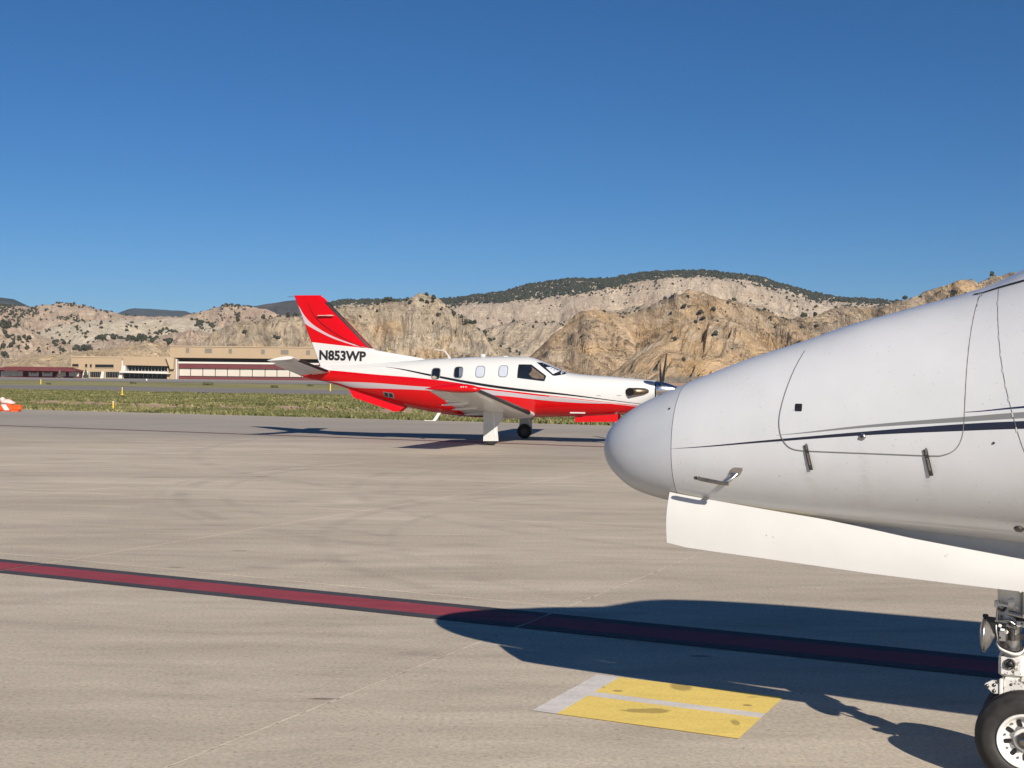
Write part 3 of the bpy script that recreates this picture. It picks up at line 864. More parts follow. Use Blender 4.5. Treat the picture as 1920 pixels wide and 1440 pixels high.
class Loft:
    """body along x; st rows: x, half width, z top, z bottom, z of widest point; exponents top, bottom"""
    def __init__(s, st, nt_=2.0, nb_=2.0, root=False):
        s.st = np.array(st, float); s.nt = nt_; s.nb = nb_; s.root = root
    def par(s, x):
        X = s.st[:, 0]
        if s.root:   # blunt nose: interpolate over sqrt(x) so the tip is round
            X = np.sqrt(np.maximum(X, 0)); x = np.sqrt(np.maximum(x, 0))
        return [pchip(X, s.st[:, i], x) for i in range(1, 5)]
    def y(s, x, z):
        w_, zt, zb, zm = s.par(np.asarray(x, float)); z = np.asarray(z, float)
        qt = np.clip((z - zm) / np.maximum(zt - zm, 1e-6), 0, 1); qb = np.clip((zm - z) / np.maximum(zm - zb, 1e-6), 0, 1)
        return np.where(z >= zm, w_ * np.maximum(1 - qt ** s.nt, 0) ** (1 / s.nt), w_ * np.maximum(1 - qb ** s.nb, 0) ** (1 / s.nb))
    def ring(s, x, n):
        w_, zt, zb, zm = [float(q) for q in s.par(np.array([x]))]
        P = []
        for i in range(n):
            a = 2 * math.pi * i / n
            c, sn = math.cos(a), math.sin(a)
            e = s.nt if sn >= 0 else s.nb
            y_ = w_ * math.copysign(abs(c) ** (2 / e), c)
            z_ = zm + (zt - zm if sn >= 0 else zm - zb) * math.copysign(abs(sn) ** (2 / e), sn)
            P.append((x, y_, z_))
        return P
    def body(s, xs, n=64, cap0=True, cap1=True):
        m = MB(); V = []
        for x in xs: V += s.ring(x, n)
        F = []
        for k in range(len(xs) - 1):
            for i in range(n):
                j = (i + 1) % n
                F.append((k * n + i, (k + 1) * n + i, (k + 1) * n + j, k * n + j))
        m.add(V, F, True)
        if cap0: m.add(V[:n], [tuple(range(n))], False)
        if cap1: m.add(V[-n:], [tuple(range(n - 1, -1, -1))], False)
        return m
    def pt(s, x, z, side, off=0.0):
        """points on the surface on one side, moved out by off; also normals"""
        x = np.asarray(x, float); z = np.asarray(z, float); e = 2e-3
        y0 = s.y(x, z)
        dyx = (s.y(x + e, z) - s.y(x - e, z)) / (2 * e); dyz = (s.y(x, z + e) - s.y(x, z - e)) / (2 * e)
        dyx = np.clip(dyx, -6, 6); dyz = np.clip(dyz, -6, 6)
        N = np.stack([-dyx, np.ones_like(y0), -dyz], -1); N /= np.linalg.norm(N, axis=-1, keepdims=True)
        P = np.stack([x, y0, z], -1) + N * off
        P[..., 1] *= side; N[..., 1] *= side
        return P, N
    def patch(s, poly, side, off, name, mat, parent, step=.03, thick=0.0):
        """a skin piece outlined by poly (x, z) lying on the surface"""
        poly = [Vector(p) for p in poly]
        x0 = min(p.x for p in poly); x1 = max(p.x for p in poly); z0 = min(p.y for p in poly); z1 = max(p.y for p in poly)
        E = []
        for i, p in enumerate(poly):
            q = poly[(i + 1) % len(poly)]; k = max(1, int((q - p).length / step))
            for j in range(k): E.append(p + (q - p) * j / k)
        nb = len(E)
        def inside(p):
            c = False; j = nb - 1
            for i in range(nb):
                a, b = E[i], E[j]
                if (a.y > p.y) != (b.y > p.y) and p.x < (b.x - a.x) * (p.y - a.y) / (b.y - a.y) + a.x: c = not c
                j = i
            return c
        pts = list(E)
        nx = int((x1 - x0) / step) + 1; nz = int((z1 - z0) / step) + 1
        for i in range(1, nx):
            for j in range(1, nz):
                p = Vector((x0 + i * step, z0 + j * step))
                if inside(p) and min((p - q).length for q in E) > step * .45: pts.append(p)
        vs, es, fs, *_ = delaunay_2d_cdt(pts, [(i, (i + 1) % nb) for i in range(nb)], [], 1, 1e-6)
        X = np.array([v.x for v in vs]); Z = np.array([v.y for v in vs])
        P, N = s.pt(X, Z, side, off)
        m = MB(); m.add(P, [f if side > 0 else f[::-1] for f in fs], True)
        nr = [tuple(v) for v in N]
        # orient
        f = fs[0]
        if True:
            F2 = []
            for f in m.f:
                a, b, c = [Vector(P[i]) for i in f[:3]]
                F2.append(f if (b - a).cross(c - a).dot(Vector(N[f[0]])) > 0 else f[::-1])
            m.f = F2
        if thick > 0:
            Q, _ = s.pt(X, Z, side, off - thick)
            b = len(m.v); 
            ed = {}
            for f in m.f:
                for i in range(len(f)):
                    e_ = (f[i], f[(i + 1) % len(f)])
                    if (e_[1], e_[0]) in ed: del ed[(e_[1], e_[0])]
                    else: ed[e_] = 1
            m.v += [tuple(q) for q in Q]; nr += nr
            m.f += [(a_, a_ + b, c_ + b, c_) for a_, c_ in ed]; m.sm += [False] * len(ed)
        return m.build(name, mat, parent, normals=nr)
    def strip(s, path, width, side, off, name, mat, parent, closed=False, step=.03, taper=None, thick=0.0):
        P2 = [Vector(p) for p in path]
        if closed: P2.append(P2[0])
        D = [P2[0]]
        for a, b in zip(P2, P2[1:]):
            k = max(1, int((b - a).length / step))
            for j in range(1, k + 1): D.append(a + (b - a) * j / k)
        X = np.array([p.x for p in D]); Z = np.array([p.y for p in D])
        P, N = s.pt(X, Z, side, off)
        n = len(D); V = []
        for i in range(n):
            if closed: t = P[(i + 1) % (n - 1)] - P[(i - 1) % (n - 1)]
            else: t = P[min(i + 1, n - 1)] - P[max(i - 1, 0)]
            b = np.cross(N[i], t); b /= (np.linalg.norm(b) + 1e-9)
            wd = (width if taper is None else taper[0] + (taper[1] - taper[0]) * i / (n - 1)) / 2
            V += [P[i] - b * wd, P[i] + b * wd]
        m = MB(); F = [(2 * i, 2 * i + 1, 2 * i + 3, 2 * i + 2) for i in range(n - 1)]
        a, b_, c = [Vector(V[i]) for i in F[0][:3]]
        if (b_ - a).cross(c - a).dot(Vector(N[0])) < 0: F = [f[::-1] for f in F]
        m.add(V, F, True)
        return m.build(name, mat, parent, normals=[tuple(N[i // 2]) for i in range(2 * n)])

def round_rect(cx, cz, w_, h_, r, k=5, skew=0.0):
    P = []
    for sx, sz, a0 in ((1, 1, 0), (-1, 1, 90), (-1, -1, 180), (1, -1, 270)):
        for i in range(k + 1):
            a = rad(a0 + 90 * i / k)
            x = sx * (w_ / 2 - r) + r * math.cos(a); z = sz * (h_ / 2 - r) + r * math.sin(a)
            P.append((cx + x + skew * z, cz + z))
    return P
def smooth_poly(pts, k=4, closed=True):
    """catmull-rom"""
    n = len(pts); out = []
    for i in range(n if closed else n - 1):
        p0, p1, p2, p3 = [Vector(pts[(i + j) % n] if closed else pts[min(max(i + j, 0), n - 1)]) for j in (-1, 0, 1, 2)]
        for q in range(k):
            t = q / k
            out.append(tuple(.5 * ((2 * p1) + (p2 - p0) * t + (2 * p0 - 5 * p1 + 4 * p2 - p3) * t * t + (3 * p1 - p0 - 3 * p2 + p3) * t ** 3)))
    if not closed: out.append(tuple(pts[-1]))
    return out

# ================================================================== FOREGROUND JET  (x runs aft, near side y < 0)
jet = empty('business_jet', (.463, 6.147, 0), 'white business jet in close-up at the right, with pale radome and baggage door', 'airplane', rotz=-rad(26))
J = Loft([(0, 0, 1.327, 1.327, 1.327), (.004, .036, 1.363, 1.294, 1.327), (.014, .066, 1.394, 1.270, 1.328), (.036, .104, 1.431, 1.234, 1.330), (.08, .149, 1.474, 1.190, 1.334), (.17, .203, 1.537, 1.132, 1.340),
          (.326, .260, 1.610, 1.093, 1.350), (.513, .305, 1.688, 1.071, 1.362), (.70, .340, 1.760, 1.056, 1.376), (.95, .382, 1.840, 1.040, 1.395), (1.2, .422, 1.922, 1.028, 1.415), (1.45, .462, 1.990, 1.016, 1.435),
          (1.72, .508, 2.066, 1.003, 1.46), (1.95, .550, 2.175, .992, 1.485), (2.25, .605, 2.33, .98, 1.52), (2.6, .665, 2.445, .965, 1.56), (3.0, .72, 2.50, .95, 1.62), (3.6, .77, 2.52, .94, 1.70), (5.0, .78, 2.52, .94, 1.73),
          (7.0, .78, 2.52, .94, 1.73), (8.5, .72, 2.50, 1.05, 1.76), (10.0, .52, 2.42, 1.40, 1.90), (11.6, .22, 2.28, 1.85, 2.06)], 2.15, 2.15, root=True)

def jet_paint():
    k = NT('jet_white_paint')
    o = k.coord(); x, y, z = k.xyz(o)
    n = k.noise(k.mapping(o, (1, 1, 1)), 3.2, 6, .6)
    f = k.noise(k.mapping(o, (1.2, 1, 5)), 14, 5, .7)
    base = k.mix(k.rng(n, .35, .65), (.590, .603, .625), (.63, .643, .668))
    grime = k.math('MULTIPLY', k.rng(f, .58, .74), k.rng(k.noise(o, 1.7, 3, .6), .45, .62))
    base = k.mix(k.math('MULTIPLY', grime, .22), base, (.36, .33, .29))
    low = k.math('MULTIPLY', k.rng(z, 1.28, 1.05), k.rng(k.noise(k.mapping(o, (1.5, 1, 4)), 6, 5, .65), .35, .65))
    base = k.mix(k.math('MULTIPLY', low, .16), base, (.34, .30, .26))
    for hx in (1.075, 1.568, 1.31):
        dx = k.math('ABSOLUTE', k.math('ADD', k.math('SUBTRACT', x, hx), k.math('MULTIPLY', k.math('SUBTRACT', k.noise(o, 7, 3, .6), .5), .10)))
        s_ = k.math('MULTIPLY', k.rng(dx, .035, .0), k.math('MULTIPLY', k.rng(z, 1.06, 1.28), k.rng(z, 1.43, 1.28)))
        base = k.mix(k.math('MULTIPLY', k.math('MULTIPLY', s_, k.rng(f, .40, .62)), .28), base, (.30, .27, .235))
    sp = k.noise(o, 75, 2, .5)
    base = k.mix(k.math('MULTIPLY', k.rng(sp, .70, .75), .4), base, (.25, .22, .19))
    def between(lo, hi, x_from):
        m = k.math('MULTIPLY', k.math('GREATER_THAN', z, lo), k.math('LESS_THAN', z, hi))
        return k.math('MULTIPLY', m, k.math('GREATER_THAN', x, x_from))
    cv = lambda pts: k.curve(x, pts, 0, 4, 0, 3)
    navy = between(cv([(.40, 1.350), (.465, 1.3535), (.899, 1.3995), (1.315, 1.443), (1.698, 1.4735), (1.913, 1.4885), (4, 1.60)]),
                   cv([(.40, 1.350), (.465, 1.3555), (.899, 1.409), (1.315, 1.459), (1.698, 1.501), (1.913, 1.5185), (4, 1.66)]), .41)
    grey = between(cv([(.90, 1.427), (.96, 1.432), (1.315, 1.474), (1.697, 1.509), (1.913, 1.5285), (4, 1.67)]),
                   cv([(.90, 1.4275), (.96, 1.4345), (1.315, 1.485), (1.697, 1.5285), (1.913, 1.5525), (4, 1.74)]), .93)
    thin = between(cv([(1.6, 1.543), (1.697, 1.545), (1.912, 1.567), (4, 1.75)]), cv([(1.6, 1.543), (1.697, 1.5475), (1.912, 1.575), (4, 1.80)]), 1.706)
    c = k.mix(navy, base, (.014, .015, .035)); c = k.mix(grey, c, (.21, .21, .21)); c = k.mix(thin, c, (.02, .025, .06))
    k.col(c)
    k.set(coat=.5)
    k.put(k.b.inputs['Roughness'], k.rng(n, .3, .7, .24, .38))
    k.bump(k.noise(k.mapping(o, (1, 1, 1)), 2.0, 2, .5), .06, .03)
    return k.m
M['jet'] = jet_paint()
def radome_paint():
    k = NT('radome_grey_paint'); o = k.coord()
    n = k.noise(o, 5, 6, .6); sp = k.noise(o, 60, 3, .7)
    c = k.mix(k.rng(n, .3, .7), (.46, .485, .525), (.50, .52, .555))
    c = k.mix(k.math('MULTIPLY', k.rng(sp, .64, .72), .25), c, (.3, .29, .28))
    k.col(c); k.set(rough=.42, coat=.15)
    return k.m
M['radome'] = radome_paint()
M['door_white'] = plain('gear_door_white', (.60, .60, .585), .45, var=.03, scale=4)
M['door_in'] = plain('gear_door_inside', (.52, .52, .52), .6, var=.1, scale=6)
M['hatch_edge'] = plain('panel_gap', (.16, .155, .15), .8, var=.2, scale=30)
M['wind_reflection'] = plain('reflection_toned_windscreen', (.62, .64, .68), .16, var=.05, scale=3, coat=1)  # pale base colour stands in for sky reflected in the glass

XR = .425
xs = [0.0] + [XR * (i / 30) ** 2 for i in range(1, 31)]
J.body(xs, 96, False, False).build('radome', M['radome'], jet)
xs = [XR + .0028 + (3.6 - XR) * i / 100 for i in range(101)] + [4.2, 5, 6, 7, 7.8, 8.5, 9.2, 10, 10.8, 11.6]
fus = J.body(xs, 96, True, True).build('fuselage', M['jet'], jet)
# dark joint behind the radome
m = MB(); V = []
for x, sc in ((XR - .004, .990), (XR + .008, .990)):
    r_ = J.ring(x, 96); V += [(p[0], p[1] * sc, 1.35 + (p[2] - 1.35) * sc) for p in r_]
m.add(V, [(i, (i + 1) % 96, 96 + (i + 1) % 96, 96 + i) for i in range(96)], True); m.build('radome_joint', M['seam'], jet)
for side in (-1, 1):
    # baggage door: a skin 2.5 mm proud with a dark gap round it
    dp = [(1.012, 1.795), (.985, 1.715), (.960, 1.62), (.944, 1.54), (.940, 1.485), (.948, 1.436), (.965, 1.402), (.992, 1.379), (1.03, 1.370), (1.10, 1.3685), (1.35, 1.3695), (1.58, 1.371), (1.625, 1.376), (1.662, 1.393), (1.687, 1.425), (1.700, 1.475), (1.704, 1.56), (1.706, 1.70), (1.711, 1.84), (1.719, 1.95), (1.728, 2.02)]
    # upper edge runs close under the crown of the nose
    tp = [(x_, float(J.par(np.array([x_]))[1][0]) - .0035) for x_ in (1.70, 1.60, 1.50, 1.40, 1.30, 1.20, 1.12, 1.06)] + [(1.035, 1.845)]
    dpoly = smooth_poly(dp, 2, False) + tp
    J.patch(dpoly, side, .0022, 'baggage_door', M['jet'], jet, .035, thick=.0022)
    J.strip(smooth_poly(dp[::-1], 3, False)[::-1], .0034, side, .0028, 'door_gap', M['hatch_edge'], jet)
    for hx, hz_ in ((1.062, 1.372), (1.556, 1.374)):
        h = J.strip([(hx, hz_ + .022), (hx + .022, hz_ - .082)], .017, side, .0075, 'hinge', M['dark_steel'], jet)
        J.strip([(hx + .003, hz_ + .028), (hx + .006, hz_ + .002)], .008, side, .0105, 'hinge_pin', M['steel'], h)
        J.strip([(hx + .009, hz_ - .012), (hx + .019, hz_ - .060)], .008, side, .0100, 'hinge_leaf', M['steel'], h)
    v = J.patch(round_rect(1.024, 1.550, .031, .031, .003, 2), side, .004, 'vent', M['black'], jet, .01)
    for i in range(2):
        J.strip([(1.010, 1.545 + .010 * i), (1.038, 1.545 + .010 * i)], .002, side, .0055, 'vent_bar', M['dark_steel'], v)
        J.strip([(1.0195 + .010 * i, 1.536), (1.0195 + .010 * i, 1.564)], .002, side, .0055, 'vent_bar', M['dark_steel'], v)
    P_, N_ = J.pt(1.302, 1.437, side, .002)
    m = MB(); m.lathe(P_, N_, [(0, .0), (0, .014), (.004, .014), (.008, .009), (.008, .0)], 16)
    lt = m.build('door_latch', M['steel'], jet)
    m = MB(); m.cyl(Vector(P_) + Vector(N_) * .006, Vector(P_) + Vector(N_) * .012, .005); m.build('key_slot', M['black'], lt)
    for (sx, sz) in ((.398, 1.530), (1.814, 1.431)):
        P_, N_ = J.pt(sx, sz, side, .001)
        m = MB(); m.lathe(P_, N_, [(0, 0), (0, .005), (.003, .004), (.003, 0)], 10); m.build('static_port', M['black'], jet)
    P_, N_ = J.pt(1.895, 1.085, side, .001)
    m = MB(); m.lathe(P_, N_, [(0, 0), (0, .020), (.006, .016), (.006, 0)], 16); m.build('drain_port', M['dark_steel'], jet)
    # frame seams aft of the door
    J.strip([(1.722, 1.97), (1.735, 2.025)], .003, side, .0012, 'skin_seam', M['seam'], jet)
    s_path = smooth_poly([(1.800, 2.045), (1.812, 1.92), (1.830, 1.78), (1.852, 1.66), (1.880, 1.55), (1.912, 1.44), (1.95, 1.34)], 4, False)
    J.strip(s_path, .0022, side, .0012, 'skin_seam', M['seam'], jet)
    # stitched sealant lumps on that seam
    q = random.Random(3 + side)
    for i in range(9):
        px, pz = s_path[2 + i * 2 if 2 + i * 2 < len(s_path) else -1]
        J.strip([(px, pz), (px + .003, pz - q.uniform(.008, .02))], q.uniform(.003, .006), side, .0018, 'sealant_smear', M['door_in'], jet)
    # windscreen: pane, black seal
    wp = [(1.735, 2.0305), (1.80, 2.050), (1.86, 2.064), (1.93, 2.080), (2.05, 2.094), (2.30, 2.10), (2.50, 2.12), (2.62, 2.20), (2.60, 2.32), (2.52, 2.395), (2.40, 2.355), (2.25, 2.300), (2.10, 2.225), (1.95, 2.15), (1.85, 2.100), (1.78, 2.062)]
    J.patch(wp, side, .0035, 'windscreen', M['wind_reflection'], jet, .035)
    J.strip([(1.700, 2.026), (1.735, 2.0305), (1.80, 2.050), (1.86, 2.064), (1.93, 2.080), (2.05, 2.094), (2.30, 2.10), (2.50, 2.12)], .010, side, .005, 'windscreen_seal', M['black'], jet)
    # cabin windows aft
    for i in range(5):
        wdw = J.patch(round_rect(3.9 + i * .78, 2.02, .30, .36, .11), side, .003, 'cabin_window', M['black'], jet, .06)
        J.strip(round_rect(3.9 + i * .78, 2.02, .30, .36, .11), .02, side, .006, 'window_frame', M['aluminium'], wdw, closed=True)
    # pitot tube
    P0, N0 = J.pt(.732, 1.262, side, -.01); P0 = Vector(P0); N0 = Vector(N0)
    m = MB()
    pad = J.patch(round_rect(.739, 1.262, .055, .040, .012, 3, .6), side, .003, 'pitot_base', M['aluminium'], jet, .02, thick=.003)
    nrm = Vector((0, side * .62, -.78)).normalized()
    mast_lo = P0 + nrm * .066 + Vector((-.038, 0, 0))
    V = []
    for c, ln, th in ((P0 + Vector((.010, 0, 0)), .044, .010), (P0 + nrm * .036 + Vector((-.012, 0, 0)), .036, .008), (mast_lo, .030, .007)):
        tv_ = nrm.cross(Vector((1, 0, 0))).normalized()
        V += [c + Vector((-ln / 2, 0, 0)), c + tv_ * th / 2 + Vector((-ln * .15, 0, 0)), c + tv_ * th / 2 + Vector((ln * .3, 0, 0)), c + Vector((ln / 2, 0, 0)), c - tv_ * th / 2 + Vector((ln * .3, 0, 0)), c - tv_ * th / 2 + Vector((-ln * .15, 0, 0))]
    m.add(V, [(a + i, a + (i + 1) % 6, a + 6 + (i + 1) % 6, a + 6 + i) for a in (0, 6) for i in range(6)] + [tuple(range(12, 18))], True)
    pm = m.build('pitot_mast', M['aluminium'], jet)
    m = MB(); m.tube([mast_lo + Vector((.020, 0, -.002)), mast_lo + Vector((-.02, 0, .000)), mast_lo + Vector((-.06, 0, .006)), mast_lo + Vector((-.105, 0, .0125)), mast_lo + Vector((-.118, 0, .016))], .0092, 12)
    m.lathe(mast_lo + Vector((-.124, 0, .016)), (-1, 0, .12), [(0, .0090), (.012, .0060), (.012, .003), (-.01, .003), (-.01, 0)], 12)
    m.build('pitot_tube', plain('heated_probe_metal', (.26, .235, .21), .38, .9, var=.25, scale=40) if side < 0 else M['aluminium'], pm)

# long nose gear doors hanging from the belly
DT = [(.385, 1.150), (.45, 1.140), (.851, 1.093), (1.10, 1.066), (1.30, 1.036), (1.469, 1.008), (1.70, .978), (1.906, .952), (2.15, .93)]
DB = [(.392, .920), (.412, .911), (.62, .896), (.85, .882), (1.10, .866), (1.30, .853), (1.60, .839), (1.907, .827), (2.15, .815)]
for side, y0 in ((-1, -.215), (1, .215)):
    m = MB()
    top = smooth_poly(DT, 3, False); bot = smooth_poly(DB, 3, False); n = min(len(top), len(bot))
    t_ = np.linspace(0, 1, 40)
    xt_ = .398 + t_ * 1.752
    zt_ = np.interp(xt_, [p[0] for p in DT], [p[1] for p in DT]); zb_ = np.interp(np.maximum(xt_, .402), [p[0] for p in DB], [p[1] for p in DB])
    zb_[0] = .921; zb_[1] = .9135
    V = []
    for o_ in (0, 1):
        for i in range(40):
            for j in range(7):
                f_ = j / 6
                z_ = zt_[i] + (zb_[i] - zt_[i]) * f_
                yy = y0 + side * .035 * i / 39 + side * (.010 * math.sin(f_ * math.pi) + .030 * f_) - side * .012 * o_
                if side > 0: z_ += (.012 + .035 * i / 39) * (1 - f_)
                V.append((xt_[i] + (.006 * math.sin(f_ * math.pi) * -1 if i == 0 else 0), yy, z_))
    def q_(o_, i, j): return o_ * 280 + i * 7 + j
    F = []
    for i in range(39):
        for j in range(6):
            F.append((q_(0, i, j), q_(0, i + 1, j), q_(0, i + 1, j + 1), q_(0, i, j + 1)))
            F.append((q_(1, i, j + 1), q_(1, i + 1, j + 1), q_(1, i + 1, j), q_(1, i, j)))
        for j in (0, 6): F.append((q_(0, i, j), q_(1, i, j), q_(1, i + 1, j), q_(0, i + 1, j)) if j == 0 else (q_(0, i, j), q_(0, i + 1, j), q_(1, i + 1, j), q_(1, i, j)))
    for i in (0, 39):
        for j in range(6): F.append((q_(0, i, j), q_(0, i, j + 1), q_(1, i, j + 1), q_(1, i, j)))
    m.add(V, F, True)
    d = m.build('gear_door', M['door_white'], jet)
    d.data.set_sharp_from_angle(angle=rad(35))
    # rivets
    for rx, rz in ((.86, .985), (.86, .945), (.86, .93), (.89, .98), (.89, .955), (.89, .935), (1.62, .955), (.44, .99)):
        m = MB(); m.lathe((rx, y0 + side * .035 * (rx - .385) / 1.765 + side * .027, rz), (0, side, 0), [(0, .0028), (.0012, .002), (.0015, 0)], 8); m.build('rivet', M['door_in'], d)

m = MB(); m.prism([(.98, 1.05), (1.3, 1.045), (1.7, 1.03), (2.15, 1.03), (2.15, .90), (1.75, .91), (1.40, .935), (1.10, .97)], -.150, -.138); m.build('bay_panel', M['door_in'], jet)
# ---- nose gear
GX = 1.842
gear = empty('nose_gear', (0, 0, 0)); gear.parent = jet
def gp(name, m, mat): return m.build(name, mat, gear)
m = MB(); m.cyl((GX, 0, .64), (GX, 0, 1.02), .050, .056, 24); m.box((GX, 0, .80), (.088, .10, .05), None, .01); gp('upper_cylinder', m, M['white_gear'])
m = MB(); m.cyl((GX + .004, 0, .50), (GX + .004, 0, .66), .0405, n=24); gp('oleo_strut', m, M['steel'])
m = MB(); m.cyl((GX + .003, 0, .585), (GX + .003, 0, .61), .049, n=24); m.cyl((GX + .003, 0, .642), (GX + .003, 0, .655), .052, n=24); gp('collar', m, M['dark_steel'])
def worn_white():
    k = NT('chipped_white_paint'); o = k.coord()
    n = k.noise(o, 38, 6, .7); n2 = k.noise(o, 9, 3, .6)
    ch = k.math('MULTIPLY', k.rng(n, .54, .58), k.rng(n2, .42, .52))
    c = k.mix(ch, (.64, .63, .60), (.05, .045, .04))
    c = k.mix(k.math('MULTIPLY', k.rng(k.noise(o, 14, 5, .7), .55, .75), .35), c, (.32, .27, .20))
    k.col(c); k.set(rough=.5); k.bump(n, .3, .003)
    return k.m
M['worn'] = worn_white()
m = MB(); m.box((GX + .008, -.006, .478), (.100, .098, .098), None, .012); m.cyl((GX + .055, 0, .43), (GX + .055, 0, .52), .03, n=16); cast = gp('casting', m, M['worn'])
m = MB(); m.lathe((GX + .004, -.055, .487), (0, -1, 0), [(0, .0), (0, .023), (.008, .023), (.012, .019)], 20); m.build('port_ring', M['dark_steel'], cast)
m = MB(); m.lathe((GX + .004, -.063, .487), (0, -1, 0), [(0, .0), (0, .013), (.003, .013), (.003, .0)], 16); m.build('port_plug', M['black'], cast)
m = MB(); m.box((GX + .020, -.004, .385), (.094, .090, .088), None, .008); m.box((GX + .02, 0, .31), (.07, .07, .10), None, .01); cast2 = gp('axle_fork', m, M['worn'])
for bz in (.37, .40):
    m = MB(); m.lathe((GX + .01, -.049, bz), (0, -1, 0), [(0, .0), (0, .006), (.004, .005), (.004, 0)], 10); m.build('bolt', M['dark_steel'], cast2)
# tow lug: rounded triangular plate with three bolts
lug = [(1.812, .412), (1.775, .410), (1.752, .396), (1.7465, .387), (1.752, .377), (1.768, .371), (1.778, .359), (1.790, .357), (1.812, .360)]
m = MB(); m.prism(lug, -.060, -.046); lg = gp('tow_lug', m, M['worn'])
for bx, bz in ((1.7585, .3865), (1.786, .393), (1.786, .368)):
    m = MB(); m.lathe((bx, -.060, bz), (0, -1, 0), [(0, .0), (0, .0075), (.003, .0075), (.003, .0045)], 14); m.build('bolt', M['dark_steel'], lg)
    m = MB(); m.lathe((bx, -.062, bz), (0, -1, 0), [(0, .0), (0, .0042), (.003, .0035), (.003, 0)], 12); m.build('bolt_head', M['steel'], lg)
m = MB(); m.box((1.812, -.052, .387), (.014, .03, .066), None, .003); gp('lug_bracket', m, M['white_gear'])
# steering bracket and links
m = MB(); m.box((GX - .008, -.058, .730), (.086, .012, .012), Matrix.Rotation(rad(6), 3, 'Y') @ Matrix.Identity(3), .003); m.cyl((GX - .052, -.058, .720), (GX - .052, -.058, .745), .008); m.cyl((GX - .005, -.058, .742), (GX + .02, -.058, .748), .014, n=14); gp('steering_link', m, M['white_gear'])
m = MB(); m.cyl((GX - .048, -.056, .665), (GX - .046, -.056, .735), .0058); m.cyl((GX - .048, -.056, .735), (GX - .048, -.056, .750), .010, n=12); m.cyl((GX - .048, -.056, .660), (GX - .048, -.056, .668), .010, n=12); gp('vertical_rod', m, M['steel'])
m = MB(); m.cyl((GX - .04, -.056, .664), (GX + .025, -.062, .676), .0055); m.cyl((GX - .01, -.056, .650), (GX + .03, -.06, .640), .009); m.cyl((GX - .005, -.054, .700), (GX + .05, -.054, .690), .012); gp('tie_rod', m, M['steel'])
m = MB(); m.box((GX + .09, -.05, .658), (.13, .02, .028), None, .004); gp('drag_arm', m, M['worn'])
m = MB(); m.box((GX + .09, -.052, .676), (.13, .028, .008), None, .002); gp('arm_cap', m, M['black'])
m = MB(); m.box((GX + .075, -.02, .80), (.05, .07, .22), None, .01); gp('rear_brace', m, M['white_gear'])
q = random.Random(8)
for i in range(16):
    x = GX + q.uniform(-.045, .045); z = q.uniform(.615, .735); y = -.052 - q.uniform(0, .02)
    m = MB()
    if i % 2: m.cyl((x, y, z), (x + q.uniform(-.02, .02), y - .004, z + q.uniform(-.02, .02)), q.uniform(.004, .009), n=10)
    else: m.box((x, y, z), (q.uniform(.01, .024), .014, q.uniform(.008, .02)), Matrix.Rotation(q.uniform(-.6, .6), 3, 'Y'), .002)
    gp('fitting', m, M[q.choice(['steel', 'dark_steel', 'black', 'white_gear'])])
for dz, rr_, mt in ((0, .0052, 'white_gear'), (.010, .004, 'black'), (-.008, .0036, 'steel')):
    m = MB(); m.tube(smooth_poly([(GX - .045, -.05, .575 + dz), (GX - .035, -.062, .552 + dz), (GX - .01, -.068, .540 + dz), (GX + .025, -.064, .532 + dz), (GX + .05, -.05, .540 + dz), (GX + .055, -.02, .555 + dz)], 4, False), rr_); gp('hose', m, M[mt])
m = MB(); m.tube(smooth_poly([(GX - .05, -.04, .68), (GX - .052, -.055, .63), (GX - .046, -.055, .59), (GX - .05, -.052, .56)], 4, False), .0038); gp('cable', m, M['steel'])
m = MB(); m.cyl((GX + .012, -.052, .585), (GX + .012, -.052, .640), .011, n=12); m.cyl((GX - .012, -.05, .58), (GX - .012, -.05, .645), .006, n=10); gp('valve', m, M['dark_steel'])
m = MB(); m.box((GX - .026, -.046, .60), (.03, .02, .044), None, .003); gp('identification_plate', m, M['aluminium'])
# landing light
LX, LZ = 1.745, .598
ll = empty('landing_light', (0, 0, 0)); ll.parent = gear
glass = plain('lamp_glass', (.55, .56, .55), .12, var=.1, scale=30, coat=1)
m = MB(); m.lathe((LX, -.045, LZ), (1, 0, 0), [(-.019, 0), (-.018, .03), (-.013, .055), (-.004, .068)], 32); m.build('lens', glass, ll)
m = MB(); m.lathe((LX, -.045, LZ), (1, 0, 0), [(-.006, .066), (-.007, .072), (.004, .073), (.006, .068)], 32); m.build('rim', M['steel'], ll)
m = MB(); m.lathe((LX, -.045, LZ), (1, 0, 0), [(.004, .068), (.018, .050), (.030, .024), (.034, .014), (.040, .012), (.040, 0)], 32); m.build('bowl', plain('lamp_bowl_grey', (.26, .25, .24), .45, .6, var=.3, scale=30), ll)
m = MB(); m.prism([(LX + .002, LZ + .078), (LX + .05, LZ + .075), (LX + .055, LZ - .02), (LX + .038, LZ - .004), (LX + .015, LZ + .058)], -.055, -.035)
m.box((LX + .002, -.045, LZ + .080), (.022, .022, .014), None, .003); m.build('light_bracket', M['black'], ll)
m = MB(); m.cyl((LX + .036, -.045, LZ), (LX + .065, -.045, LZ - .005), .012); m.build('socket', M['black'], ll)
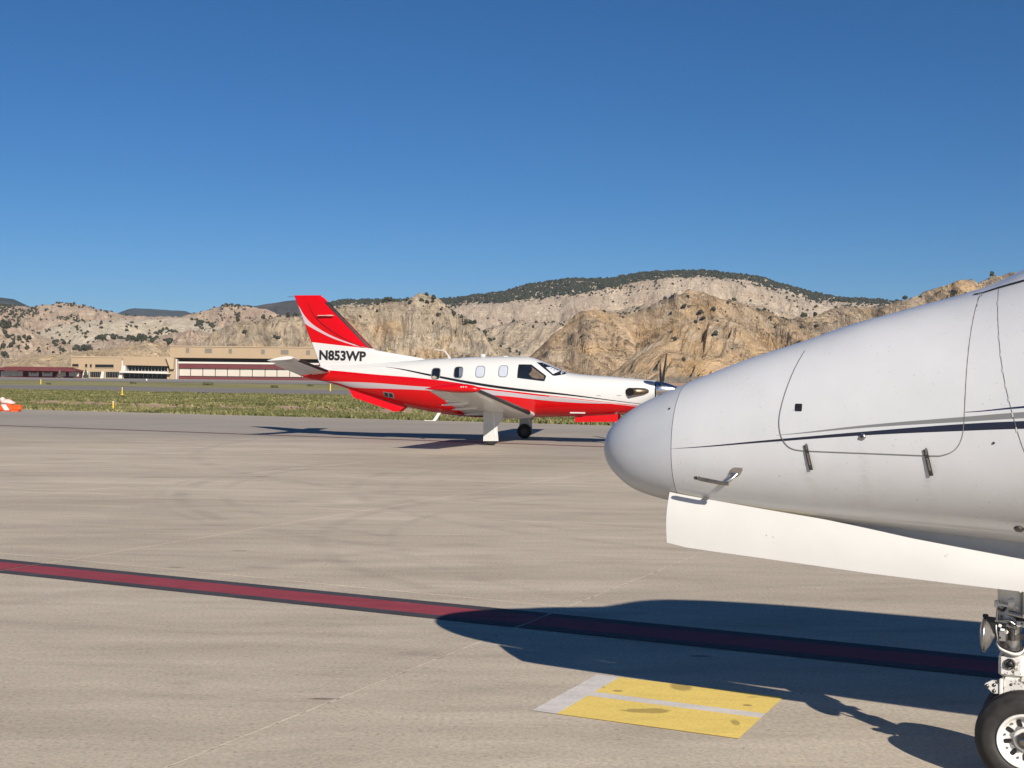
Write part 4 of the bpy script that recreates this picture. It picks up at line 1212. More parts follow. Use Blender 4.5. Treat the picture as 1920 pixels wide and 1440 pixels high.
# twin wheels
def tyre_mat():
    k = NT('worn_tyre'); o = k.coord(); x, y, z = k.xyz(o)
    n = k.noise(o, 30, 5, .65)
    k.col(k.mix(k.rng(n, .3, .7), (.016, .015, .015), (.034, .031, .029))); k.set(rough=.65); k.bump(n, .2, .003)
    return k.m
M['tyre'] = tyre_mat()
WZ, WR, WX = .200, .200, 1.917
for side in (-1, 1):
    yc = side * .130
    wh = empty('nose_wheel', (WX, yc, WZ)); wh.parent = gear
    hw = .055
    prof = [(-hw * .72, .108), (-hw * .93, .118), (-hw, .135), (-hw * .98, .156), (-hw * .86, .173), (-hw * .78, .1755), (-hw * .70, .185), (-hw * .50, .193), (-.020, .1975), (-.019, .1945), (-.014, .1945), (-.013, .1985), (0, .2), (.013, .1985), (.014, .1945), (.019, .1945), (.020, .1975), (hw * .50, .193), (hw * .70, .185), (hw * .78, .1755), (hw * .86, .173), (hw * .98, .156), (hw, .135), (hw * .93, .118), (hw * .72, .108)]
    m = MB(); m.lathe((0, 0, 0), (0, 1, 0), prof, 72); ty = m.build('tyre', M['tyre'], wh)
    m = MB(); m.lathe((0, 0, 0), (0, side, 0), [(hw * .93, .1345), (hw * 1.01, .1375), (hw * .985, .1405)], 72); m.build('bead_ring', M['tyre_wall'], ty) if False else None
    # rim: dished white disc with holes seen as dark slots
    s_ = side
    m = MB(); m.lathe((0, 0, 0), (0, s_, 0), [(hw * .60, .112), (hw * .95, .1105), (hw * .98, .106), (hw * .80, .099), (hw * .50, .092), (hw * .28, .086), (hw * .26, .050), (hw * .40, .046), (hw * .42, .030), (hw * .2, .028)], 64)
    m.lathe((0, 0, 0), (0, s_, 0), [(-hw * .9, .112), (-hw * .9, .095), (hw * .1, .088), (hw * .1, .03)], 48)
    rim = m.build('rim', M['white_gear'], wh)
    nn = 9
    for i in range(nn):
        a = 2 * math.pi * i / nn + .35
        R_ = Matrix.Rotation(a, 3, 'Y')
        c = R_ @ Vector((0, 0, .070)); 
        m = MB(); sh = round_rect(0, .0, .019, .034, .009, 4)
        V = [R_ @ Vector((px, s_ * (hw * .285 + .001), .070 + pz)) for px, pz in sh] + [R_ @ Vector((px * .86, s_ * (hw * .285 + .0035), .070 + pz * .9)) for px, pz in sh]
        L_ = len(sh)
        m.add(V, [tuple(range(L_, 2 * L_))] + [(j, (j + 1) % L_, L_ + (j + 1) % L_, L_ + j) for j in range(L_)])
        m.build('lightening_hole', M['black'], rim)
        R2 = Matrix.Rotation(a + math.pi / nn, 3, 'Y'); c = R2 @ Vector((0, s_ * hw * .28, .080))
        m = MB(); m.cyl(c, c + Vector((0, s_ * .008, 0)), .0055, .0045, 8, True, False); m.build('bolt', M['steel'], rim)
    m = MB(); m.lathe((0, 0, 0), (0, s_, 0), [(hw * .2, .056), (hw * .34, .054), (hw * .36, .046), (hw * .30, .040)], 40)
    for i in range(9):
        a = 2 * math.pi * i / 9; c = Vector((.052 * math.cos(a), s_ * hw * .27, .052 * math.sin(a)))
        m.cyl(c, c + Vector((0, s_ * .006, 0)), .010, .008, 10, True, False)
    m.build('hub_flange', plain('grey_hub', (.30, .30, .30), .45, .5, var=.2, scale=30), rim)
    m = MB(); m.lathe((0, 0, 0), (0, s_, 0), [(hw * .2, .034), (hw * .75, .033), (hw * .85, .028), (hw * .86, .022), (hw * .80, .018), (hw * .80, 0)], 32); m.build('hub_cap', M['dark_steel'], rim)
    m = MB(); m.lathe((0, 0, 0), (0, s_, 0), [(hw * .80, .020), (hw * .90, .017), (hw * .92, 0)], 32); m.build('axle_nut', M['steel'], rim)
m = MB(); m.cyl((WX, -.15, WZ), (WX, .15, WZ), .024, n=20); gp('axle', m, M['dark_steel'])
m = MB(); m.prism([(GX - .03, .34), (GX + .07, .34), (WX + .04, .20), (WX + .02, .165), (WX - .03, .17)], -.045, .045); gp('trailing_arm', m, M['worn'])
# raised letters on the near tyre wall
def text_mesh(name, body, size, mat, parent, loc, rot, bold=0.0, ext=.001, align='CENTER', sx=1.0):
    c = bpy.data.curves.new(name, 'FONT'); c.body = body; c.size = size; c.extrude = ext; c.offset = bold; c.align_x = align; c.resolution_u = 3
    tmp = bpy.data.objects.new('tmp', c); COL.objects.link(tmp)
    me = bpy.data.meshes.new_from_object(tmp.evaluated_get(bpy.context.evaluated_depsgraph_get()))
    bpy.data.objects.remove(tmp)
    me.name = name; me.materials.clear(); me.materials.append(mat)
    o = bpy.data.objects.new(name, me); COL.objects.link(o); o.parent = parent
    o.location = loc; o.rotation_euler = rot; o.scale = (sx, 1, 1)
    return o
# ================================================================== RED AND WHITE TURBOPROP (x forward, near side y < 0)
tp = empty('turboprop_plane', (-.076, 33.303, 0), 'red and white single-engine turboprop parked side-on with registration on its tail', 'airplane', rotz=rad(-13.017))
T = Loft([(-5.93, .02, 1.735, 1.70, 1.715), (-5.6, .10, 1.87, 1.60, 1.735), (-5.26, .16, 1.955, 1.545, 1.75), (-4.70, .25, 1.985, 1.41, 1.72), (-4.39, .30, 2.00, 1.31, 1.68), (-3.77, .39, 2.045, 1.145, 1.62),
          (-2.87, .50, 2.115, .905, 1.55), (-2.2, .57, 2.16, .770, 1.50), (-1.5, .62, 2.195, .675, 1.48), (-.8, .645, 2.230, .630, 1.46), (0, .65, 2.245, .632, 1.45), (.5, .65, 2.240, .652, 1.45), (.69, .65, 2.200, .662, 1.44),
          (.90, .645, 2.122, .668, 1.43), (1.22, .63, 1.980, .678, 1.41), (1.50, .60, 1.862, .688, 1.38), (1.66, .585, 1.825, .692, 1.37), (2.07, .545, 1.783, .705, 1.36), (2.5, .495, 1.757, .735, 1.36), (3.0, .425, 1.724, .785, 1.37),
          (3.26, .385, 1.703, .835, 1.38), (3.58, .330, 1.677, .985, 1.40), (3.75, .29, 1.66, 1.12, 1.41), (3.865, .25, 1.645, 1.205, 1.42)], 2.25, 2.2)

def livery():
    k = NT('red_white_livery'); o = k.coord(); x, y, z = k.xyz(o)
    cv = lambda pts: k.curve(x, pts, -6.5, 4.5, 0, 3)
    lt = lambda a, b: k.math('LESS_THAN', a, b)
    gt = lambda a, b: k.math('GREATER_THAN', a, b)
    mul = lambda a, b: k.math('MULTIPLY', a, b)
    redtop = cv([(-6.4, 1.95), (-5.6, 1.88), (-4.64, 1.818), (-3.58, 1.737), (-2.2, 1.645), (-.98, 1.503), (-.68, 1.445), (.74, 1.291), (2.02, 1.160), (3.12, 1.044), (3.65, .985), (4.4, .90)])
    g_top = cv([(-6.4, 1.56), (-4.99, 1.538), (-3.74, 1.516), (-2.2, 1.428), (-1.2, 1.40), (-.45, 1.365), (.78, 1.245), (2.18, 1.125), (3.0, 1.055), (4.4, .90)])
    g_bot = cv([(-6.4, 1.50), (-5.0, 1.52), (-4.2, 1.376), (-3.3, 1.36), (-2.35, 1.342), (-.9, 1.275), (.09, 1.206), (1.55, 1.080), (2.59, 1.050), (3.0, 1.054), (4.4, .90)])
    n = k.noise(o, 2.2, 5, .6)
    white = k.mix(k.rng(n, .3, .7), (.575, .578, .572), (.60, .602, .595))
    red = (.53, .0012, .004)
    c = k.mix(lt(z, redtop), white, red)
    c = k.mix(mul(lt(z, g_top), gt(z, g_bot)), c, (.42, .38, .40))
    # thin pale pinstripe on the forward red edge
    c = k.mix(mul(mul(lt(z, k.math('SUBTRACT', redtop, .018)), gt(z, k.math('SUBTRACT', redtop, .030))), gt(x, 1.2)), c, (.7, .55, .55))
    b_c = cv([(-3.4, 1.945), (-3.27, 1.938), (-1.955, 1.725), (-.983, 1.56), (.1, 1.413), (1.705, 1.262), (3.066, 1.104), (3.7, 1.03), (4.4, .95)])
    b_w = cv([(-3.35, 0.004), (-2.6, .018), (-1.2, .032), (0, .034), (1.2, .026), (2.5, .013), (3.6, .006), (4.4, 0)])
    d = k.math('ABSOLUTE', k.math('SUBTRACT', z, b_c))
    c = k.mix(mul(mul(lt(d, b_w), gt(x, -3.3)), lt(x, 3.6)), c, (.012, .012, .014))
    k.col(c); k.set(rough=.22, coat=.15, spec=.35)
    # belly oil and soot
    return k.m
M['livery'] = livery()
def fin_livery():
    k = NT('fin_red_livery'); o = k.coord(); x, y, z = k.xyz(o)
    cv = lambda pts: k.curve(x, pts, -6.5, -1.5, 1.5, 4.2)
    lt = lambda a, b: k.math('LESS_THAN', a, b); gt = lambda a, b: k.math('GREATER_THAN', a, b); mul = lambda a, b: k.math('MULTIPLY', a, b)
    base = cv([(-6.4, 2.690), (-5.563, 2.604), (-4.023, 2.450), (-3.6, 2.41), (-1.6, 2.2)])
    s_hi = cv([(-6.4, 3.98), (-5.97, 3.62), (-5.80, 3.37), (-5.62, 3.17), (-5.3, 2.95), (-4.9, 2.755), (-4.5, 2.61), (-4.25, 2.535), (-3.9, 2.45), (-1.6, 2.2)])
    s_lo = cv([(-6.4, 3.30), (-5.97, 3.20), (-5.80, 3.13), (-5.62, 3.03), (-5.3, 2.87), (-4.9, 2.70), (-4.5, 2.575), (-4.25, 2.505), (-3.9, 2.44), (-1.6, 2.2)])
    t_c = cv([(-6.4, 4.15), (-5.70, 3.70), (-5.55, 3.42), (-5.3, 3.14), (-5.0, 2.93), (-4.6, 2.70), (-4.2, 2.52), (-4.0, 2.45), (-1.6, 2.2)])
    red = (.53, .0012, .004)
    c = k.mix(gt(z, base), (.59, .592, .585), red)
    up = gt(z, base)
    c = k.mix(mul(mul(lt(z, s_hi), gt(z, s_lo)), up), c, (.47, .40, .43))
    d = k.math('ABSOLUTE', k.math('SUBTRACT', z, t_c))
    c = k.mix(mul(mul(lt(d, k.rng(x, -5.7, -4.1, .022, .010)), up), lt(z, 3.66)), c, (.10, .006, .010))
    k.col(c); k.set(rough=.25, coat=.1, spec=.3)
    return k.m
M['fin'] = fin_livery()
M['white_air'] = plain('white_aircraft_paint', (.60, .60, .59), .28, coat=.4, var=.04, scale=3)
M['red_air'] = plain('red_aircraft_paint', (.53, .0012, .004), .26, coat=.1, var=.05, scale=3)
def wing_mat():
    k = NT('wing_paint'); o = k.coord(); x, y, z = k.xyz(o)
    n = k.noise(o, 4, 6, .6)
    c = k.mix(k.rng(n, .3, .7), (.74, .74, .73), (.80, .80, .79))
    c = k.mix(k.math('MULTIPLY', k.rng(k.noise(k.mapping(o, (.4, 6, 1)), 3, 5, .65), .52, .72), .25), c, (.42, .40, .38))
    k.col(c); k.set(rough=.35, coat=.3)
    return k.m
M['wing'] = wing_mat()
M['dark_glass'] = plain('dark_tinted_glass', (.010, .012, .016), .06, var=.2, scale=3, coat=1)
M['shade'] = plain('pale_window_shade', (.46, .50, .57), .18, var=.06, scale=5, coat=1)
M['frame'] = plain('window_frame_grey', (.16, .17, .18), .4, var=.1)
M['chrome'] = plain('spinner_metal', (.72, .73, .74), .2, 1.0, var=.03, scale=20)
M['exh_metal'] = plain('heat_stained_exhaust', (.24, .185, .13), .42, 1.0, var=.3, scale=14)
M['exh_dark'] = plain('shaded_mouth_black', (.006, .006, .006), .9, var=.3)  # flat black discs paint the unlit insides of exhaust and inlet
M['gear_grey'] = plain('gear_leg_white', (.72, .72, .70), .4, var=.06)

xs = [-5.93, -5.85, -5.75] + list(np.linspace(-5.6, 3.72, 110)) + [3.78, 3.83, 3.865]
T.body(xs, 72).build('fuselage', M['livery'], tp)
m = MB(); m.lathe((3.862, 0, 1.42), (1, 0, 0), [(-.02, .225), (.004, .228), (.006, .205), (.006, .0)], 40); m.build('engine_front_ring', M['black'], tp)
for side in (-1, 1):
    for i, (wx, wz) in enumerate(((-1.847, 1.775), (-1.229, 1.812), (-.638, 1.835), (-.023, 1.852))):
        rr2 = round_rect(wx, wz, .235, .290, .075, 5)
        p_ = T.patch(rr2, side, .003, 'cabin_window', M['dark_glass'] if i < 2 else M['shade'], tp, .05)
        T.strip(rr2, .020, side, .0045, 'window_frame', M['frame'], p_, closed=True)
        if i == 0:
            T.patch([(wx - .115, wz - .14), (wx - .02, wz - .143), (wx + .045, wz - .10), (wx - .03, wz - .055), (wx - .112, wz - .08)], side, .0045, 'seat_headrest', plain('tan_leather', (.35, .30, .22), .6, var=.3) if side < 0 else M['frame'], p_, .04)
        if i == 1:
            T.patch([(wx + .01, wz + .12), (wx + .105, wz + .11), (wx + .112, wz - .10), (wx + .03, wz - .12)], side, .0042, 'half_drawn_blind', plain('grey_blind', (.13, .15, .19), .3, var=.2) if side < 0 else M['frame'], p_, .04)
    cw = smooth_poly([(.372, 2.010), (.40, 2.026), (.66, 2.026), (.71, 2.012), (.90, 1.882), (1.085, 1.752), (1.10, 1.725), (1.075, 1.635), (1.04, 1.615), (.72, 1.652), (.395, 1.690), (.370, 1.715), (.368, 1.86)], 3)
    p_ = T.patch(cw, side, .003, 'cockpit_side_window', M['dark_glass'], tp, .05)
    T.strip(cw, .020, side, .0045, 'window_frame', M['black'], p_, closed=True)
    T.patch([(.70, 1.975), (.88, 1.86), (1.06, 1.735), (1.05, 1.66), (.86, 1.67), (.74, 1.70), (.66, 1.78), (.73, 1.88)], side, .0042, 'painted_window_view', plain('painted_view_tan', (.13, .10, .075), .15, var=.3, scale=14) if side < 0 else M['dark_glass'], p_, .05)  # tan panel paints the view through the cockpit onto the pane
    ws = [(.80, 2.092), (.93, 2.088), (1.10, 2.018), (1.30, 1.932), (1.46, 1.867), (1.60, 1.824), (1.57, 1.798), (1.48, 1.772), (1.33, 1.746), (1.27, 1.752), (1.12, 1.862), (.95, 1.985)]
    p_ = T.patch(ws, side, .003, 'windshield', M['dark_glass'], tp, .04)
    T.patch([(1.055, 1.962), (1.16, 1.975), (1.40, 1.862), (1.27, 1.793)], side, .0045, 'sunshade', plain('silver_sunshade', (.60, .62, .66), .3, var=.05) if side < 0 else M['shade'], p_, .04)
    # panel lines
    for xx, z0, z1 in ((2.35, 1.35, 1.72), (-.33, 1.5, 2.2), (.20, 1.55, 2.2), (3.0, 1.2, 1.68)):
        T.strip([(xx, z0), (xx, z1)], .006, side, .0012, 'panel_seam', plain('seam_line', (.55, .55, .54), .5) if (side < 0 and xx > 2.3 and xx < 2.5) else bpy.data.materials['seam_line'] if 'seam_line' in bpy.data.materials else M['white_air'], tp)
    T.strip([(1.80, 1.50), (2.18, 1.49), (2.19, 1.26)], .005, side, .0012, 'panel_seam', bpy.data.materials['seam_line'], tp)
    T.strip([(-4.95, 1.885), (-3.9, 1.925), (-2.9, 1.985), (-2.2, 2.06)], .008, side, .0015, 'panel_seam', bpy.data.materials['seam_line'], tp)
    for (x0, z0, x1, z1) in ((2.42, 1.258, 2.52, 1.258), (2.92, 1.262, 3.04, 1.262)):
        T.strip([(x0, z0), (x1, z1)], .012, side, .003, 'cowl_latch', M['frame'], tp)
    # air vents low on the tail
    vt = T.patch([(-3.36, 1.285), (-3.06, 1.245), (-3.05, 1.105), (-3.34, 1.150)], side, .004, 'tail_vent', M['frame'], tp, .05, thick=.004)
    for (x0, x1) in ((-3.325, -3.225), (-3.19, -3.085)):
        sl = lambda x_: -(x_ + 3.36) * .133
        T.patch([(x0, 1.265 + sl(x0)), (x1, 1.265 + sl(x1)), (x1, 1.172 + sl(x1)), (x0, 1.172 + sl(x0))], side, .007, 'vent_louvre', M['black'], vt, .05)
# footstep bar
m = MB(); m.box((1.90, -.36, .800), (.40, .03, .035), None, .01); m.build('step_bar', M['white_air'], tp)

# fin
def fin_le(z): return float(np.interp(z, [1.9, 2.165, 2.26, 2.40, 3.80, 3.86], [-2.0, -2.27, -2.86, -3.74, -5.19, -5.30]))
def fin_te(z): return -5.31 - (z - 1.98) * .404
def fin_y(x, z):
    le, te = fin_le(z), fin_te(z)
    t = np.interp(z, [1.9, 2.3, 3.9], [.095, .088, .035])
    if x > -3.74 and z < 2.42: t = min(t, .045 + .05 * max(0, (-x - 2.3) / 1.5))
    d = max(le - x, 0); e = max(x - te, 0)
    return t * min(1, math.sqrt(d / .45)) * min(1, .12 + e / 1.1)
zs = list(np.linspace(1.90, 2.38, 9)) + [2.40, 2.44] + list(np.linspace(2.5, 3.80, 14)) + [3.85, 3.885]
# fin ends at 62 % of the chord measured between edge lines; the rudder carries on behind a narrow gap
def fin_part(name, f0, f1):
    m = MB(); V = []; nx = 22
    for sgn in (-1, 1):
        for z in zs:
            le, te = fin_le(z), fin_te(z)
            hx = -4.72 - (z - 1.98) * .445       # hinge line
            a_, b_ = (le, hx) if f0 == 0 else (hx, te)
            for i in range(nx):
                t = i / (nx - 1); t = t ** 1.6 if f0 == 0 else t
                x = a_ + (b_ - a_) * t
                V.append((x, sgn * fin_y(x, z) * (.5 if z > 3.88 else 1) , z))
    n = len(zs) * nx; F = []
    for s_ in (0, 1):
        for k in range(len(zs) - 1):
            for i in range(nx - 1):
                a = s_ * n + k * nx + i
                F.append((a, a + nx, a + nx + 1, a + 1) if s_ == 0 else (a, a + 1, a + nx + 1, a + nx))
    for i in range(nx - 1):
        a = (len(zs) - 1) * nx + i; F.append((a, a + n, a + n + 1, a + 1))
    for i in ((0,) if f0 == 0 else (nx - 1,)):
        for k in range(len(zs) - 1):
            a = k * nx + i; F.append((a, a + n, a + n + nx, a + nx))
    m.add(V, F, True)
    return m.build(name, M['fin'], tp)
fin_ob = fin_part('tail_fin', 0, 1)
fin_part('rudder', 1, 2)
# rubber boot on the leading edge
m = MB(); V = []
zz_ = np.linspace(2.445, 3.70, 16)
for z in zz_:
    le = fin_le(z)
    V += [(le - .115, -fin_y(le - .115, z) - .005, z), (le - .05, -fin_y(le - .05, z) - .007, z), (le + .008, 0, z), (le - .05, fin_y(le - .05, z) + .007, z), (le - .115, fin_y(le - .115, z) + .005, z)]
m.add(V, [(k * 5 + i, k * 5 + i + 1, k * 5 + i + 6, k * 5 + i + 5) for k in range(15) for i in range(4)], True)
m.build('deicing_boot', M['boot'], tp)
for sgn in (-1, 1):
    m = MB(); c = Vector((-5.12, sgn * (fin_y(-5.1, 3.32) + .05), 3.325))
    m.box(c, (.44, .11, .022), None, .008); m.lathe(c + Vector((.1, 0, 0)), (1, 0, 0), [(-.1, 0), (-.06, .022), (.06, .022), (.13, 0)], 10)
    m.build('navigation_antenna', plain('pale_pink_antenna', (.62, .42, .40), .4) if sgn < 0 else bpy.data.materials['pale_pink_antenna'], fin_ob)
m = MB(); m.cyl((-6.07, 0, 3.86), (-6.27, 0, 3.845), .004); m.build('static_wick', M['black'], fin_ob)
# registration
reg = text_mesh('registration', 'N853WP', 1.0, M['black'], fin_ob, (0, 0, 0), (0, 0, 0), bold=.040, ext=.0, align='LEFT')
co = np.array([v.co[:] for v in reg.data.vertices]); mn, mx = co.min(0), co.max(0)
th = rad(-1.4)
for v in reg.data.vertices:
    u_ = (v.co.x - mn[0]) / (mx[0] - mn[0]) * 1.37; h_ = (v.co.y - mn[1]) / (mx[1] - mn[1]) * .275
    x = -5.325 + u_ * math.cos(th) + h_ * .02; z = 2.118 + h_ + u_ * math.sin(th)
    v.co = (x, -(fin_y(x, z) + .006), z)
reg.data.update()

# tail cone strakes, ventral fins
for sgn in (-1, 1):
    m = MB()
    P_ = [(-4.42, 1.34), (-4.268, 1.112), (-3.087, .745), (-2.976, .757), (-2.86, .85), (-2.7, .95), (-3.4, 1.16)]
    n = len(P_); V = []
    for off_ in (0, .022):
        for (x, z) in P_:
            fr = min(1, max(0, (1.38 - z + (x + 4.4) * -.33) / .5))
            V.append((x, sgn * (.10 + .14 * fr + off_), z))
    m.add(V, [tuple(range(n)), tuple(range(2 * n - 1, n - 1, -1))] + [((i + 1) % n, i, n + i, n + (i + 1) % n) for i in range(n)])
    m.build('ventral_fin', M['red_air'], tp)

# lifting surfaces
def foil(n=14, t=.13):
    up = []; lo = []
    for i in range(n + 1):
        c = .5 * (1 - math.cos(math.pi * i / n))
        y = 5 * t * (.2969 * math.sqrt(c) - .126 * c - .3516 * c * c + .2843 * c ** 3 - .1036 * c ** 4)
        cam = .02 * (1 - (2 * c - .8) ** 2) if c < .9 else .01 * (1 - c) * 10 * .1
        up.append((c, cam + y)); lo.append((c, cam - y))
    return up, lo
def surface(name, secs, mat, parent, c0=0.0, c1=1.0, t=.13, drop=0.0, dx=0.0, dz=0.0, defl=0.0):
    """secs: y, x of leading edge, chord, z, incidence; the slice c0..c1 of the chord"""
    up, lo = foil(16, t)
    def cut(L):
        X = [p[0] for p in L]; Z = [p[1] for p in L]
        cs = [c0] + [c for c in X if c0 < c < c1] + [c1]
        return [(c, float(np.interp(c, X, Z))) for c in cs]
    U_, L_ = cut(up), cut(lo)
    ring_ = U_ + L_[::-1]
    if c0 == 0: ring_ = U_ + L_[::-1][:-1]
    m = MB(); V = []
    for (y, xl, ch, z, inc) in secs:
        for c, h in ring_:
            cc, hh = c, h
            if defl:
                a = rad(defl); dc, dh = c - c0, h
                cc = c0 + dc * math.cos(a) + dh * math.sin(a); hh = -dc * math.sin(a) + dh * math.cos(a)
            x = xl - (cc * ch + dx); zz2 = z + hh * ch - math.sin(rad(inc)) * cc * ch + dz
            V.append((x, y, zz2))
    n = len(ring_); F = []
    for k in range(len(secs) - 1):
        for i in range(n):
            j = (i + 1) % n; F.append((k * n + i, k * n + j, (k + 1) * n + j, (k + 1) * n + i))
    m.add(V, F, True)
    m.add(V[:n], [tuple(range(n))]); m.add(V[-n:], [tuple(range(n - 1, -1, -1))])
    return m.build(name, mat, parent)
def wsec(y): # y positive outward
    t = (y - .55) / 5.65
    return (.775 - .045 * t, 1.72 - .66 * t, .750 + .665 * t, 1.5)
for sgn in (-1, 1):
    S = lambda ys: [(sgn * y, *wsec(y)) for y in ys]
    wg = surface('wing', S([.35, 1.2, 2.5, 4.2, 6.2]), M['wing'], tp, 0, .74, .145)
    surface('flap', S([.70, 2.4, 4.15]), M['wing'], tp, .755, 1.0, .145, dz=0, defl=4)
    surface('aileron', S([4.2, 5.2, 6.15]), M['wing'], tp, .755, 1.0, .145, defl=1)
    surface('deicing_boot', [(sgn * y, wsec(y)[0] + .012, wsec(y)[1] * 1.02, wsec(y)[2], 1.5) for y in (.9, 3, 6.1)], M['boot'], wg, 0, .035, .15)
    # underside details
    for (yy, xx, lx_, ly_) in ((2.3, -.15, .55, .30), (3.2, -.15, .4, .25)):
        le, ch, z, inc = wsec(yy)
        m = MB(); P_ = [(xx + lx_ / 2 * math.cos(a), sgn * (yy + ly_ / 2 * math.sin(a)), z - .075 + .118 * (ly_ / 2 * math.sin(a))) for a in np.linspace(0, 6.283, 24, endpoint=False)]
        m.add(P_ + [(p[0], p[1], p[2] - .012) for p in P_], [tuple(range(24, 48))] + [(i, (i + 1) % 24, 24 + (i + 1) % 24, 24 + i) for i in range(24)]); m.build('access_panel', plain('panel_grey', (.55, .55, .55), .5), wg)
    for yy in (1.5, 2.9, 4.0):
        le, ch, z, inc = wsec(yy)
        m = MB(); m.lathe((le - ch * .55, sgn * yy, z - .06), (-1, 0, -.10), [(0, 0), (.1, .03), (.35, .035), (.6, .025), (.72, 0)], 12); m.build('flap_fairing', M['wing'], wg)
    # red rounded tip
    tl = Loft([(-.42, .01, 1.425, 1.415, 1.42), (-.25, .05, 1.47, 1.40, 1.43), (.0, .09, 1.52, 1.37, 1.44), (.35, .12, 1.545, 1.345, 1.44), (.62, .11, 1.52, 1.350, 1.435), (.76, .07, 1.48, 1.375, 1.43), (.815, .01, 1.44, 1.42, 1.43)])
    mb = tl.body(list(np.linspace(-.42, .815, 26)), 20)
    mb.v = [(v[0], v[1] + sgn * 6.20, v[2]) for v in mb.v]
    tpod = mb.build('wing_tip', M['red_air'], wg)
    for lx_ in (.42, .47, .53):
        m = MB(); m.blob((lx_, sgn * 6.315, 1.475), (.02, .012, .012), 8, 5, 0); m.build('tip_light', M['white_plastic'], tpod)
    # tailplane
    hs_ = lambda y: (-4.93 - .045 * y, .86 - .055 * y, 1.775 + .145 * y, 6)
    H = lambda ys: [(sgn * y, *hs_(y)) for y in ys]
    tl2 = surface('tailplane', H([.10, 1.2, 2.42]), M['wing'], tp, 0, .62, .11)
    surface('elevator', H([.22, 1.2, 2.10]), M['wing'], tp, .64, 1.0, .11, defl=6)
    surface('elevator_horn', H([2.13, 2.48]), M['white_air'], tp, .0, 1.0, .12)
    surface('deicing_boot', [(sgn * y, hs_(y)[0] + .01, hs_(y)[1] * 1.03, hs_(y)[2], 6) for y in (.3, 1.2, 2.10)], M['boot'], tl2, 0, .10, .118)
    # main gear
    gy = sgn * 1.93
    mg = empty('main_gear', (0, gy, 0)); mg.parent = tp
    wr = .205
    m = MB(); m.lathe((0, 0, wr), (0, 1, 0), [(-.055, .10), (-.066, .115), (-.070, .14), (-.062, .17), (-.045, .192), (-.02, .203), (.0, .205), (.02, .203), (.045, .192), (.062, .17), (.070, .14), (.066, .115), (.055, .10)], 40)
    wl = m.build('tyre', M['tyre'], mg)
    m = MB(); m.lathe((0, 0, wr), (0, 1, 0), [(-.05, 0), (-.05, .04), (-.035, .09), (-.058, .112), (.058, .112), (.035, .09), (.05, .04), (.05, 0)], 32); m.build('rim', M['dark_steel'], mg)
    m = MB(); m.cyl((.10, sgn * .09, .50), (.08, sgn * .09, .86), .045, n=14); m.cyl((.13, sgn * .085, .24), (.11, sgn * .09, .52), .032, n=14); m.build('leg', M['gear_grey'], mg)
    m = MB(); m.prism([(.10, .30), (.15, .30), (.16, .20), (.0, .17), (.0, .24)], .085 * sgn - .012, .085 * sgn + .012); m.build('trailing_arm', M['gear_grey'], mg)
    # leg door outboard of the wheel
    m = MB(); yb = sgn * .10
    dr = [(-.17, .86), (.33, .87), (.335, .72), (.295, .63), (.245, .56), (.195, .50), (.190, .42), (.215, .115), (-.170, .105), (-.168, .48)]
    n = len(dr)
    m.add([(x, yb + sgn * .04 * (z - .1), z) for x, z in dr] + [(x, yb + sgn * (.04 * (z - .1) - .02), z) for x, z in dr], [tuple(range(n)), tuple(range(2 * n - 1, n - 1, -1))] + [((i + 1) % n, i, n + i, n + (i + 1) % n) for i in range(n)])
    m.build('gear_door', M['white_air'], mg)
    m = MB(); m.prism([(-.16, .66), (.24, .66), (.22, .60), (-.14, .60)], sgn * -.16, sgn * -.145); m.build('inner_door', M['gear_grey'], mg)

# nose gear, propeller and spinner
ng = empty('nose_gear', (2.93, 0, 0)); ng.parent = tp
m = MB(); m.lathe((0, 0, .18), (0, 1, 0), [(-.045, .08), (-.055, .10), (-.05, .15), (-.02, .178), (0, .18), (.02, .178), (.05, .15), (.055, .10), (.045, .08)], 32); m.build('tyre', M['tyre'], ng)
m = MB(); m.lathe((0, 0, .18), (0, 1, 0), [(-.04, 0), (-.04, .09), (.04, .09), (.04, 0)], 24); m.build('rim', M['gear_grey'], ng)
m = MB(); m.cyl((-.03, 0, .30), (-.10, 0, .80), .04, n=14); m.box((-.02, -.07, .28), (.05, .02, .22), None, .006); m.box((-.02, .07, .28), (.05, .02, .22), None, .006); m.box((-.03, 0, .40), (.10, .18, .05), None, .01); m.build('leg', M['gear_grey'], ng)
m = MB(); m.cyl((-.22, -.06, .52), (-.22, -.06, .57), .035, n=10); m.box((-.12, -.04, .53), (.16, .06, .05), None, .01); m.cyl((-.05, -.10, .50), (-.02, -.13, .46), .03, n=10); m.build('taxi_light', M['white_plastic'], ng)
for sgn in (-1, 1):
    m = MB(); m.prism([(-1.12, .70), (0.0, .78), (.0, .585), (-1.12, .560)], sgn * .20, sgn * .215); m.build('gear_door', M['red_air'], ng)
pz = 1.42
m = MB(); m.lathe((3.885, 0, pz), (1, 0, 0), [(0, 0), (0, .212), (.03, .214), (.12, .206), (.24, .180), (.36, .142), (.48, .098), (.57, .058), (.625, .025), (.645, .010), (.652, 0)], 48)
prop = empty('propeller', (0, 0, 0)); prop.parent = tp
m.build('spinner', M['chrome'], prop)
